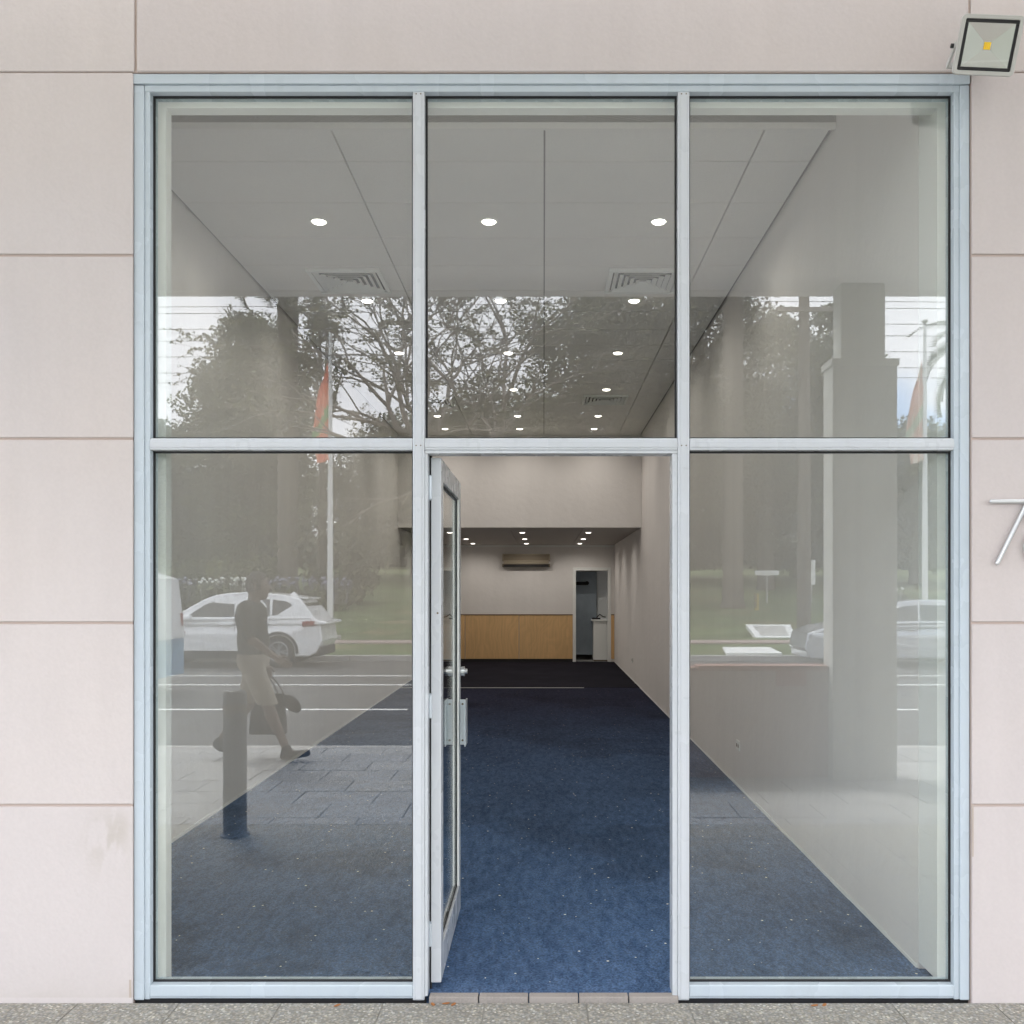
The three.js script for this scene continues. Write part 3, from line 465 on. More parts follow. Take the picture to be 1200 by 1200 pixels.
// ---------------------------------------------------------------- the pedestrian
{
  const V = (...a) => new THREE.Vector3(...a);
  const capsule = (p, a, b, ra, rb_) => { const bx_ = b.x - a.x, by = b.y - a.y, bz = b.z - a.z, px = p[0] - a.x, py = p[1] - a.y, pz = p[2] - a.z; const h = clamp((px * bx_ + py * by + pz * bz) / (bx_ * bx_ + by * by + bz * bz), 0, 1), dx = px - bx_ * h, dy = py - by * h, dz = pz - bz * h; return Math.sqrt(dx * dx + dy * dy + dz * dz) - mix(ra, rb_, h); };
  const smin = (a, b, k) => { const h = Math.max(k - Math.abs(a - b), 0) / k; return Math.min(a, b) - h * h * k * 0.25; };
  const march = (f, c, half, n) => { // mesh the zero level of f in a cube
    const mc = new MarchingCubes(n, new THREE.MeshBasicMaterial(), false, false, 400000); mc.isolation = 0;
    const lo = [c[0] - half, c[1] - half, c[2] - half], s = 2 * half / n;
    for (let k = 0; k < n; k++) for (let j = 0; j < n; j++) for (let i = 0; i < n; i++) mc.field[k * n * n + j * n + i] = -f([lo[0] + i * s, lo[1] + j * s, lo[2] + k * s]);
    mc.update();
    const cnt = mc.count, P = mc.positionArray.slice(0, cnt * 3), g = new THREE.BufferGeometry();
    for (let i = 0; i < cnt; i++) for (let q = 0; q < 3; q++) P[3 * i + q] = c[q] + P[3 * i + q] * half;
    g.setAttribute('position', new THREE.BufferAttribute(P, 3)); const w = mergeVertices(g, 1e-5); w.computeVertexNormals(); return w.toNonIndexed();
  };
  // joints: x forward (walking), y up, -z towards the shop
  const hipL = V(0.0, 0.93, -0.095), hipR = V(-0.01, 0.93, 0.095), kneeL = V(0.165, 0.52, -0.095), ankL = V(0.335, 0.115, -0.09), kneeR = V(-0.08, 0.50, 0.095), ankR = V(-0.345, 0.165, 0.095);
  const shL = V(-0.02, 1.425, -0.175), shR = V(-0.03, 1.425, 0.175), elL = V(0.06, 1.145, -0.245), wrL = V(0.27, 0.975, -0.215), elR = V(-0.03, 1.13, 0.24), wrR = V(0.05, 0.88, 0.245);
  const neck = V(0.0, 1.47, 0), head = V(0.045, 1.645, 0), pel = V(0, 0.96, 0), waist = V(0.0, 1.12, 0), chest = V(-0.02, 1.32, 0);
  const torso = (p, e) => { // an elliptical trunk
    const q = [p[0], p[1], p[2] * 0.72]; let d = smin(capsule(q, V(0, 0.95, 0), V(0, 1.12, 0), 0.125 + e, 0.112 + e), capsule(q, V(0, 1.12, 0), V(-0.02, 1.34, 0), 0.112 + e, 0.128 + e), 0.06);
    d = smin(d, capsule(p, V(-0.02, 1.405, -0.12), V(-0.02, 1.405, 0.12), 0.072 + e, 0.072 + e), 0.08); return d;
  };
  const arms = (p, e) => Math.min(smin(capsule(p, shL, elL, 0.056 + e, 0.043 + e), capsule(p, elL, wrL, 0.042 + e, 0.028 + e), 0.02), smin(capsule(p, shR, elR, 0.056 + e, 0.043 + e), capsule(p, elR, wrR, 0.042 + e, 0.028 + e), 0.02));
  const thighs = (p, e) => Math.min(capsule(p, hipL, kneeL, 0.092 + e, 0.06 + e), capsule(p, hipR, kneeR, 0.092 + e, 0.06 + e));
  const calf = (p, k, a) => smin(capsule(p, k, a, 0.052, 0.036), capsule(p, k.clone().lerp(a, 0.2).add(V(-0.015, 0, 0)), k.clone().lerp(a, 0.5).add(V(-0.012, 0, 0)), 0.05, 0.042), 0.03);
  const headF = (p) => {
    const q = [p[0] - head.x, p[1] - head.y, p[2]];
    let d = Math.hypot(q[0] / 0.098, q[1] / 0.122, q[2] / 0.077) * 0.085 - 0.085;
    d = smin(d, capsule(q, V(0.045, -0.055, 0), V(0.055, -0.095, 0), 0.045, 0.03), 0.05);        // jaw and chin
    d = smin(d, capsule(q, V(0.09, 0.0, 0), V(0.112, -0.03, 0), 0.010, 0.015), 0.02);             // nose
    d = smin(d, capsule(q, V(0.082, -0.065, -0.02), V(0.082, -0.065, 0.02), 0.012, 0.012), 0.012);   // lips
    for (const s of [-1, 1]) { d = smin(d, capsule(q, V(-0.005, 0.018, s * 0.077), V(-0.01, -0.025, s * 0.075), 0.016, 0.011), 0.012); d = Math.max(d, -(Math.hypot(q[0] - 0.094, q[1] - 0.012, q[2] - s * 0.032) - 0.014)); d = Math.min(d, Math.hypot(q[0] - 0.081, q[1] - 0.011, q[2] - s * 0.031) - 0.0135); }
    return smin(d, capsule(p, V(-0.01, 1.43, 0), V(0.015, 1.58, 0), 0.058, 0.052), 0.04);
  };
  const finger = (p, base, d1, d2, l, r) => { const m = base.clone().addScaledVector(d1, l * 0.5), e = m.clone().addScaledVector(d2, l * 0.5); return smin(capsule(p, base, m, r, r * 0.92), capsule(p, m, e, r * 0.92, r * 0.75), 0.004); };
  const hand = (p, w, dir, side, curl) => { // palm, four fingers of different length and a thumb at the side
    const across = V(0, 0, 1).cross(dir).normalize(), palm = w.clone().addScaledVector(dir, 0.085), bend = dir.clone().addScaledVector(V(0, 0, side), curl).normalize(), bend2 = dir.clone().addScaledVector(V(0, 0, side), curl * 2.4).normalize();
    let d = smin(capsule(p, w, w.clone().addScaledVector(dir, 0.03), 0.027, 0.027), 9, 0.01);
    for (const o of [-0.026, -0.009, 0.009, 0.026]) d = smin(d, capsule(p, w.clone().addScaledVector(dir, 0.02).addScaledVector(across, o * 0.7), palm.clone().addScaledVector(across, o), 0.014, 0.011), 0.015);
    const L = [0.062, 0.074, 0.080, 0.070]; [-0.028, -0.0095, 0.0095, 0.028].forEach((o, i) => { d = Math.min(d, finger(p, palm.clone().addScaledVector(across, o), bend, bend2, L[i], 0.0088)); });
    return smin(d, finger(p, w.clone().addScaledVector(dir, 0.035).addScaledVector(across, 0.028), dir.clone().multiplyScalar(0.7).addScaledVector(across, 0.7).normalize(), dir.clone().addScaledVector(across, 0.25).normalize(), 0.062, 0.010), 0.01);
  };
  const dL = V(0.82, -0.5, 0.05).normalize(), dR = V(0.25, -0.97, 0).normalize();
  const skinF = (p) => {
    let d = torso(p, -0.012); d = smin(d, capsule(p, V(-0.01, 1.42, 0), V(0.015, 1.56, 0), 0.058, 0.05), 0.05);
    d = smin(d, arms(p, 0), 0.03); d = smin(d, thighs(p, -0.008), 0.03); d = smin(d, calf(p, kneeL, ankL), 0.02); d = smin(d, calf(p, kneeR, ankR), 0.02);
    return d;
  };
  const body = [march(skinF, [0, 0.85, 0], 0.86, 120), march(headF, [0.04, 1.62, 0], 0.2, 92), march((p) => hand(p, wrL, dL, 1, 0.35), [0.35, 0.92, -0.2], 0.15, 80), march((p) => hand(p, wrR, dR, -1, 0.5), [0.07, 0.80, 0.24], 0.15, 80)];
  const per = thing('person', 'person in dark shirt and beige shorts striding past the bollard carrying bags', 'person', [-2.75, PAVE + 0.012, 5.30]);
  mesh('body', body, std([0.20, 0.14, 0.11], 0.6), per);
  const noise = (p) => 0.006 * (noise3(p[0] * 14, p[1] * 9, p[2] * 14, 3) - 0.5);
  const shirt = (p) => { let d = torso(p, 0.014); const up = Math.min(capsule(p, shL, shL.clone().lerp(elL, 0.85), 0.072, 0.064), capsule(p, shR, shR.clone().lerp(elR, 0.85), 0.072, 0.064)); d = smin(d, up, 0.05) + noise(p); d = Math.max(d, 0.885 - p[1]); const k = capsule(p, V(0.0, 1.46, 0), V(0.02, 1.6, 0), 0.064, 0.064); return Math.max(d, -k); };
  mesh('shirt', march(shirt, [0, 1.17, 0], 0.36, 92), std([0.030, 0.034, 0.030], 0.9), per);
  const shorts = (p) => { let d = torso(p, 0.022); d = smin(d, Math.min(capsule(p, hipL, kneeL, 0.108, 0.093), capsule(p, hipR, kneeR, 0.108, 0.093)), 0.04) + noise(p); d = Math.max(d, p[1] - 1.0); const cut = p[0] > 0.04 ? 0.53 + 0.35 * 0 : 0.53; return Math.max(d, cut - p[1]); };
  mesh('shorts', march(shorts, [0.02, 0.76, 0], 0.32, 88), std([0.36, 0.32, 0.26], 0.9), per);
  const hair = (p) => { const q = [p[0] - head.x, p[1] - head.y, p[2]]; let d = Math.hypot((q[0] + 0.008) / 0.108, (q[1] - 0.008) / 0.128, q[2] / 0.085) * 0.09 - 0.09 + 0.012 * (noise3(p[0] * 60, p[1] * 60, p[2] * 60, 8) - 0.5); d = Math.max(d, q[0] - 0.045 - Math.max(0, q[1] - 0.05) * 1.0); return Math.max(d, -0.045 - q[1] - 0.4 * Math.max(0, -q[0])); };
  mesh('hair', march(hair, [0.04, 1.66, 0], 0.17, 64), std([0.018, 0.014, 0.012], 0.8), per);
  const eyeM = std([0.02, 0.015, 0.012], 0.2); mesh('eyes', [-1, 1].map((s) => new THREE.SphereGeometry(0.0065, 10, 8).translate(head.x + 0.0895, head.y + 0.011, s * 0.032)), eyeM, per);
  const shoe = (p, a, toe, heel) => { let d = capsule(p, heel, toe, 0.040, 0.034); d = smin(d, capsule(p, a, heel.clone().lerp(toe, 0.25), 0.046, 0.042), 0.04); return d; };
  mesh('shoes', [march((p) => shoe(p, ankL, V(0.53, 0.075, -0.10), V(0.315, 0.045, -0.09)), [0.42, 0.1, -0.09], 0.18, 60), march((p) => shoe(p, ankR, V(-0.20, 0.04, 0.10), V(-0.375, 0.125, 0.095)), [-0.29, 0.12, 0.09], 0.18, 60)], std([0.012, 0.012, 0.012], 0.5), per);
  // what is carried
  const bag = thing('tote_bag', 'dark rectangular shopping bag hanging from the far hand of the pedestrian', 'bag', [-2.75, PAVE + 0.012, 5.30]);
  const bs = mesh('bag_body', (() => { const g = new RoundedBoxGeometry(0.36, 0.40, 0.13, 4, 0.03); const q = g.attributes.position; for (let i = 0; i < q.count; i++) { const t = 0.5 - q.getY(i) / 0.4; q.setX(i, q.getX(i) * (0.82 + 0.18 * t) + 0.012 * (noise3(q.getX(i) * 9, q.getY(i) * 9, 1, 4) - 0.5)); q.setZ(i, q.getZ(i) * (0.35 + 0.65 * t)); } g.computeVertexNormals(); return g.translate(0.07, 0.40, 0.245); })(), std([0.03, 0.03, 0.032], 0.7), bag);
  mesh('bag_handle', [tube([[-0.03, 0.59, 0.23], [0.02, 0.70, 0.235], [0.07, 0.765, 0.24], [0.12, 0.70, 0.235], [0.17, 0.59, 0.23]], 0.008, 0.008, 6)], std([0.03, 0.03, 0.032], 0.7), bag);
  const sb = thing('shoulder_bag', 'black pouch swinging in front of the pedestrian beside the shopping bag', 'bag', [-2.75, PAVE + 0.012, 5.30]);
  mesh('pouch', (() => { const g = new THREE.SphereGeometry(0.12, 22, 16); g.scale(0.95, 0.55, 0.4); g.rotateZ(-0.75); return g.translate(0.30, 0.50, 0.24); })(), std([0.012, 0.012, 0.013], 0.5), sb);
  mesh('bag_handle', tube([[0.24, 0.57, 0.24], [0.16, 0.70, 0.245], [0.09, 0.775, 0.25]], 0.007, 0.007, 6), std([0.012, 0.012, 0.013], 0.5), sb);
}
// ---------------------------------------------------------------- vehicles (x forward is -x: they face left)
const carGlass = std([0.03, 0.035, 0.035], 0.08, { clearcoat: 1 }), tyreM = std([0.02, 0.02, 0.02], 0.8), rimM = std([0.55, 0.56, 0.57], 0.3, { metalness: 0.8 }), cladM = std([0.03, 0.03, 0.032], 0.6), tailM = std([0.25, 0.02, 0.02], 0.25), lampM = std([0.75, 0.77, 0.78], 0.12, { clearcoat: 1 });
function makeCar(c, o) { // o: paint, L, W, belt, and outlines as [x from the front, y] in metres
  const W2 = o.W / 2;
  const outline = (pts) => { const s = new THREE.Shape(); const v = pts.map((p) => new THREE.Vector2(...p)); s.moveTo(v[0].x, v[0].y); s.splineThru(v.slice(1)); return s; };
  const extr = (s, w, bev) => { const g = new THREE.ExtrudeGeometry(s, { depth: w - 2 * bev, bevelEnabled: true, bevelSize: bev, bevelThickness: bev, bevelSegments: 4, curveSegments: 10 }); g.translate(0, 0, -w / 2 + bev); return g; };
  const shape = (g, f) => { const p = g.attributes.position; for (let i = 0; i < p.count; i++) { const r = f(p.getX(i), p.getY(i), p.getZ(i)); p.setXYZ(i, ...r); } g.computeVertexNormals(); return g; };
  // lower body, wheel arches cut out of its outline
  const s = new THREE.Shape(); s.moveTo(o.low[0][0], o.low[0][1]); for (const p of o.low.slice(1)) s.lineTo(...p);
  const R = o.arch; for (const ax of [...o.axles].sort((a, b) => b - a)) { s.lineTo(ax + R, o.sill); s.absarc(ax, 0.36, R, Math.asin(Math.max(-1, (o.sill - 0.36) / R)), Math.PI - Math.asin((o.sill - 0.36) / R), false); }
  s.closePath();
  const nose = (x) => 1 - 0.16 * Math.pow(clamp(1 - x / 0.8, 0, 1), 2) - 0.10 * Math.pow(clamp((x - o.L + 0.7) / 0.7, 0, 1), 2);
  const lower = shape(extr(s, o.W, 0.05), (x, y, z) => [x, y, z * nose(x) * (1 - 0.05 * Math.abs(y - 0.65))]);
  const cab = shape(extr(outline(o.cabin), o.W - 0.10, 0.04), (x, y, z) => [x, y, z * (1 - 0.17 * clamp((y - o.belt) / 0.6, 0, 1))]);
  const paint = std(o.paint, 0.25, { clearcoat: 0.8, clearcoatRoughness: 0.08, metalness: o.metal ?? 0 });
  mesh('body', [lower, cab], paint, c);
  const zAt = (y) => (o.W / 2 - 0.05) * (1 - 0.17 * clamp((y - o.belt) / 0.6, 0, 1)) + 0.004;
  for (const sd of [-1, 1]) {
    for (const w of o.windows) { const g = new THREE.ShapeGeometry(outline([...w, w[0]]).curves.length ? new THREE.Shape(w.map((p) => new THREE.Vector2(...p))) : null); const p = g.attributes.position; for (let i = 0; i < p.count; i++) p.setZ(i, sd * zAt(p.getY(i))); g.computeVertexNormals(); mesh('side_window', g, carGlass, c); }
    for (const d of o.doorLines) mesh('door_gap', tube(d.map(([x, y]) => [x, y, sd * W2 * 0.992 * (1 - 0.05 * Math.abs(y - 0.65))]), 0.006, 0.006, 5), cladM, c);
    for (const [hx, hy] of o.handles) mesh('door_handle', rb(hx - 0.09, hx + 0.09, hy - 0.013, hy + 0.013, sd > 0 ? W2 - 0.03 : -W2 - 0.012, sd > 0 ? W2 + 0.012 : -W2 + 0.03, 0.01), paint, c);
    mesh('mirror', place(new RoundedBoxGeometry(0.14, 0.13, 0.20, 3, 0.05), o.mirror[0], o.mirror[1], sd * (W2 + 0.04)), paint, c);
    mesh('tail_light', place(new RoundedBoxGeometry(0.36, 0.13, 0.10, 3, 0.045), o.L - 0.22, o.tail, sd * (W2 * 0.955 - 0.045), 0, sd * 0.14, 0.10), tailM, c);
    mesh('headlight', place(new RoundedBoxGeometry(0.42, 0.15, 0.14, 3, 0.06), 0.30, o.lamp, sd * (W2 * 0.925 - 0.06), 0, -sd * 0.26, -0.18), lampM, c);
    if (o.clad) { mesh('sill_cladding', rb(o.axles[0] + R, o.axles[1] - R, o.sill - 0.06, o.sill + 0.09, sd > 0 ? W2 - 0.06 : -W2 - 0.004, sd > 0 ? W2 + 0.004 : -W2 + 0.06, 0.01), cladM, c);
      for (const ax of o.axles) mesh('arch_cladding', (() => { const t = new THREE.TorusGeometry(R + 0.01, 0.035, 8, 28, Math.PI * 1.04); t.rotateZ(-0.06); t.scale(1, 1, 0.9); return t.translate(ax, 0.36, sd * (W2 - 0.02)); })(), cladM, c); }
    for (const ax of o.axles) {
      const w = mesh('wheel', new THREE.LatheGeometry([[0.20, -0.09], [0.235, -0.105], [0.30, -0.11], [0.345, -0.095], [0.36, -0.06], [0.36, 0.06], [0.345, 0.095], [0.30, 0.11], [0.235, 0.105], [0.20, 0.09]].map((p) => new THREE.Vector2(...p)), 36).rotateX(Math.PI / 2).translate(ax, 0.36, sd * (W2 - 0.125)), tyreM, c);
      const sp = [new THREE.TorusGeometry(0.222, 0.016, 8, 32).translate(ax, 0.36, sd * (W2 - 0.028)), place(new THREE.CylinderGeometry(0.05, 0.05, 0.03, 16), ax, 0.36, sd * (W2 - 0.04), Math.PI / 2)];
      for (let k = 0; k < 10; k++) { const a = Math.floor(k / 2) * 1.2566 + (k % 2 ? 0.17 : -0.17); sp.push(place(new THREE.BoxGeometry(0.18, 0.028, 0.02), ax + Math.cos(a) * 0.13, 0.36 + Math.sin(a) * 0.13, sd * (W2 - 0.036), 0, 0, a)); }
      mesh('rim', sp, rimM, w); mesh('hub_shadow', place(new THREE.CylinderGeometry(0.215, 0.215, 0.01, 28), ax, 0.36, sd * (W2 - 0.075), Math.PI / 2), cladM, w);
    }
  }
  mesh('bumper', [rb(-0.005, 0.25, o.sill - 0.04, o.sill + 0.2, -W2 * 0.80, W2 * 0.80, 0.05, 3), rb(o.L - 0.28, o.L + 0.008, o.sill - 0.05, o.sill + 0.17, -W2 * 0.86, W2 * 0.86, 0.05, 3)], o.clad ? cladM : paint, c);
  mesh('rear_window', (() => { const [a, b] = o.rearGlass; const g = new THREE.BufferGeometry(), w = zAt(a[1]) - 0.1, w2 = zAt(b[1]) - 0.1; g.setAttribute('position', new THREE.Float32BufferAttribute([...a, -w, ...a, w, ...b, w2, ...a, -w, ...b, w2, ...b, -w2], 3)); g.setAttribute('uv', new THREE.Float32BufferAttribute(new Float32Array(12), 2)); g.computeVertexNormals(); return g; })(), carGlass, c);
  mesh('windscreen', (() => { const [a, b] = o.frontGlass; const g = new THREE.BufferGeometry(), w = zAt(a[1]) - 0.07, w2 = zAt(b[1]) - 0.07; g.setAttribute('position', new THREE.Float32BufferAttribute([...a, -w, ...a, w, ...b, w2, ...a, -w, ...b, w2, ...b, -w2], 3)); g.setAttribute('uv', new THREE.Float32BufferAttribute(new Float32Array(12), 2)); g.computeVertexNormals(); return g; })(), carGlass, c);
  mesh('underbody', bx(0.3, o.L - 0.3, 0.2, 0.42, -W2 + 0.26, W2 - 0.26), cladM, c);
}
{
  const suv = thing('white_suv', 'white crossover car with black wheel arch trim parked beside the park', 'car', [-9.62, ROAD, 18.95]);
  makeCar(suv, { paint: [0.90, 0.90, 0.89], L: 4.55, W: 1.84, belt: 1.02, sill: 0.30, arch: 0.42, axles: [0.92, 3.62], clad: true,
    low: [[0.10, 0.32], [0.0, 0.55], [0.06, 0.86], [0.40, 0.99], [1.25, 1.09], [4.32, 1.12], [4.50, 1.02], [4.55, 0.62], [4.42, 0.36], [4.30, 0.30]],
    cabin: [[1.10, 1.02], [1.75, 1.42], [2.15, 1.60], [2.75, 1.67], [3.45, 1.64], [3.98, 1.55], [4.16, 1.40], [4.42, 1.07], [4.40, 1.0], [1.10, 1.0]],
    windows: [[[1.48, 1.12], [1.62, 1.12], [2.62, 1.14], [2.60, 1.57], [2.25, 1.54], [1.92, 1.42]], [[2.68, 1.14], [3.42, 1.17], [3.40, 1.55], [2.67, 1.58]], [[3.47, 1.18], [3.60, 1.20], [3.92, 1.42], [3.78, 1.50], [3.46, 1.545]]],
    doorLines: [[[1.42, 1.08], [1.40, 0.5], [1.5, 0.4]], [[2.64, 1.12], [2.62, 0.42]], [[3.44, 1.14], [3.40, 0.95], [3.16, 0.60], [3.1, 0.42]]], handles: [[2.44, 0.98], [3.24, 1.0]], mirror: [1.62, 1.13], tail: 1.0, lamp: 0.86,
    rearGlass: [[4.435, 1.09], [4.165, 1.47]], frontGlass: [[1.16, 1.07], [1.98, 1.57]] });
  mesh('spoiler', place(rb(-0.2, 0.16, -0.02, 0.02, -0.62, 0.62, 0.015), 4.08, 1.585, 0, 0, 0, -0.12), std([0.80, 0.80, 0.79], 0.25, { clearcoat: 0.8 }), suv);
  mesh('roof_fin', place(new THREE.ConeGeometry(0.07, 0.09, 12).scale(1.6, 1, 0.5), 3.75, 1.68, 0), std([0.80, 0.80, 0.79], 0.3), suv);
  const hatch = thing('silver_car', 'silver car partly hidden by the canopy pier, facing left', 'car', [6.0, ROAD, 18.95]);
  makeCar(hatch, { paint: [0.50, 0.51, 0.52], metal: 0.35, L: 4.4, W: 1.77, belt: 0.95, sill: 0.24, arch: 0.385, axles: [0.88, 3.52], clad: false,
    low: [[0.12, 0.24], [0.0, 0.45], [0.06, 0.74], [0.45, 0.88], [1.15, 0.99], [4.10, 1.03], [4.34, 0.98], [4.4, 0.58], [4.28, 0.3], [4.15, 0.24]],
    cabin: [[1.02, 0.95], [1.72, 1.32], [2.2, 1.46], [2.8, 1.50], [3.5, 1.45], [3.92, 1.30], [4.24, 0.98], [4.2, 0.93], [1.02, 0.93]],
    windows: [[[1.42, 1.02], [2.50, 1.05], [2.50, 1.42], [2.2, 1.39], [1.85, 1.29]], [[2.56, 1.05], [3.30, 1.07], [3.30, 1.40], [2.56, 1.42]], [[3.36, 1.08], [3.62, 1.11], [3.60, 1.33], [3.36, 1.39]]],
    doorLines: [[[1.38, 0.98], [1.38, 0.42]], [[2.53, 1.03], [2.50, 0.36]], [[3.33, 1.05], [3.08, 0.55], [3.05, 0.4]]], handles: [[2.34, 0.86], [3.14, 0.88]], mirror: [1.55, 1.03], tail: 0.88, lamp: 0.72,
    rearGlass: [[4.15, 1.05], [3.90, 1.36]], frontGlass: [[1.10, 0.99], [1.95, 1.41]] });
  for (let i = 0; i < 2; i++) mesh('grille', rb(-0.012, 0.02, 0.38 + i * 0.16, 0.46 + i * 0.16, -0.42, 0.42, 0.01), cladM, hatch);
  const van = thing('blue_white_van', 'white topped van with blue lower body passing at the left edge', 'van', [-11.25, ROAD, 12.4]);
  const vw = 0.92, paintW = std([0.74, 0.75, 0.76], 0.3, { clearcoat: 0.6 }), paintB = std([0.10, 0.25, 0.42], 0.3, { clearcoat: 0.6 });
  const side = (pts, w, b) => { const s = new THREE.Shape(pts.map((p) => new THREE.Vector2(...p))); const g = new THREE.ExtrudeGeometry(s, { depth: w - 2 * b, bevelEnabled: true, bevelSize: b, bevelThickness: b, bevelSegments: 3 }); return g.translate(0, 0, -w / 2 + b); };
  mesh('body', side([[0.1, 0.98], [0.05, 1.15], [0.75, 1.75], [1.05, 2.0], [4.4, 2.02], [4.75, 1.9], [4.86, 0.98]], 1.8, 0.06), paintW, van);
  mesh('lower_body', side([[0.02, 0.34], [0.02, 0.93], [4.84, 0.93], [4.84, 0.34]], 1.84, 0.05), paintB, van);
  mesh('trim_band', bx(0.03, 4.9, 0.985, 1.03, -0.925, 0.925), tailM, van);
  for (const sd of [-1, 1]) { for (const [a, b] of [[1.1, 2.1], [2.25, 3.4], [3.55, 4.5]]) mesh('side_window', rb(a, b, 1.2, 1.82, sd > 0 ? 0.88 : -0.906, sd > 0 ? 0.906 : -0.88, 0.01), carGlass, van);
    for (const ax of [0.95, 3.85]) { const w = mesh('wheel', new THREE.CylinderGeometry(0.34, 0.34, 0.22, 28).rotateX(Math.PI / 2).translate(ax, 0.34, sd * 0.86), tyreM, van); mesh('rim', new THREE.CylinderGeometry(0.2, 0.2, 0.02, 24).rotateX(Math.PI / 2).translate(ax, 0.34, sd * 0.972), rimM, w); } }
  mesh('windscreen', place(rb(-0.42, 0.42, -0.008, 0.008, -0.76, 0.76, 0.004), 0.36, 1.50, 0, 0, 0, 0.71), carGlass, van);
  mesh('tail_light', [-1, 1].map((s) => rb(4.84, 4.90, 1.05, 1.35, s * 0.78 - 0.05, s * 0.78 + 0.05, 0.01)), tailM, van);
}
// ---------------------------------------------------------------- park furniture
const gy = groundY;
function flagpole(x, z, label, flabel, cols, turn) {
  const f = thing('flagpole', label, 'flagpole', [x, gy(x, z), z]);
  mesh('pole', tube([[0, 0, 0], [0, 6, 0], [0, 10.4, 0]], 0.105, 0.05, 14), std([0.78, 0.78, 0.77], 0.4), f); mesh('finial', new THREE.SphereGeometry(0.11, 14, 10).scale(1, 0.6, 1).translate(0, 10.45, 0), M.lampGrey, f);
  mesh('plinth', rb(-0.3, 0.3, -0.1, 0.12, -0.3, 0.3, 0.02), M.concrete, f);
  const nx = 26, ny = 44, pos = [], col = [], idx = [], uv = []; // a flag hanging limp in folds
  for (let j = 0; j <= ny; j++) for (let i = 0; i <= nx; i++) {
    const u = i / nx, v = j / ny, y = 9.2 - v * 3.3 - 0.5 * u * (1 - v) - 0.15 * u, w = 0.16 + 0.85 * Math.pow(v, 0.7) * (1 - 0.45 * step(0.62, 1, v)), fold = Math.sin(u * 10 + v * 2.5) * (0.03 + 0.07 * v);
    pos.push(-0.1 - u * w * 0.75 + 0.14 * v, y, fold * 0.9 + 0.06 * Math.sin(v * 9 + u * 3)); uv.push(u, v);
    const n = fbm3(u * 3, v * 4, turn, 71, 2), c = v > 0.42 + 0.2 * u && v < 0.56 + 0.18 * u && n > 0.36 ? cols[1] : n < 0.40 ? cols[2] : cols[0]; col.push(...c);
  }
  for (let j = 0; j < ny; j++) for (let i = 0; i < nx; i++) { const a = j * (nx + 1) + i, b = a + nx + 1; idx.push(a, b, a + 1, b, b + 1, a + 1); }
  const g = new THREE.BufferGeometry(); g.setAttribute('position', new THREE.Float32BufferAttribute(pos, 3)); g.setAttribute('color', new THREE.Float32BufferAttribute(col, 3)); g.setAttribute('uv', new THREE.Float32BufferAttribute(uv, 2)); g.setIndex(idx); g.computeVertexNormals();
  const fl = mesh('flag', g, new THREE.MeshStandardMaterial({ vertexColors: true, roughness: 0.8, side: THREE.DoubleSide }), scene, [x, gy(x, z), z]); fl.rotation.y = turn * 0.3; tag(fl, flabel, 'flag');
}
flagpole(-7.02, 28.1, 'tall white flagpole on the lawn behind the white car', 'limp orange red and green flag above the white car', [[0.85, 0.20, 0.09], [0.16, 0.40, 0.14], [0.88, 0.34, 0.20]], 0.2);
flagpole(12.55, 28.1, 'tall white flagpole on the lawn behind the silver car', 'limp pale red and green flag right of the canopy pier', [[0.70, 0.42, 0.34], [0.45, 0.55, 0.40], [0.75, 0.68, 0.58]], 1.3);
{
  const p = thing('power_pole', 'slim timber power pole on the verge left of the silver car', 'power pole', [7.2, -0.05, 23.0]);
  mesh('pole', tube([[0, 0, 0], [0.02, 6, 0], [0, 12, 0]], 0.20, 0.13, 12), M.bark, p); mesh('crossarm', rb(-1.2, 1.2, 10.6, 10.75, -0.25, -0.13, 0.01), M.paleBark, p);
  mesh('crossarm', rb(-0.8, 0.8, 9.3, 9.42, -0.25, -0.13, 0.01), M.paleBark, p);
  const wires = [[9.95, 0], [9.5, 0.2], [9.2, -0.2], [8.85, 0.1], [8.5, 0], [8.1, 0.15], [7.6, -0.1], [7.35, 0]];
  wires.forEach(([y, dz], wi) => { const pts = []; for (let i = 0; i <= 24; i++) { const t = i / 24, x = mix(-60, 70, t), s = Math.abs(((x - 7.2) / 45) % 1); pts.push([x, y - 0.7 * 4 * s * (1 - s) * 0.3 + 0.15, 22.85 + dz]); } tag(mesh('power_line', tube(pts, 0.009, 0.009, 5), M.gasket), `thin dark power line along the road, ${['topmost', 'second', 'third', 'fourth', 'fifth', 'sixth', 'seventh', 'lowest'][wi]} of the eight wires`, 'power line', 'power lines along the road'); });
}
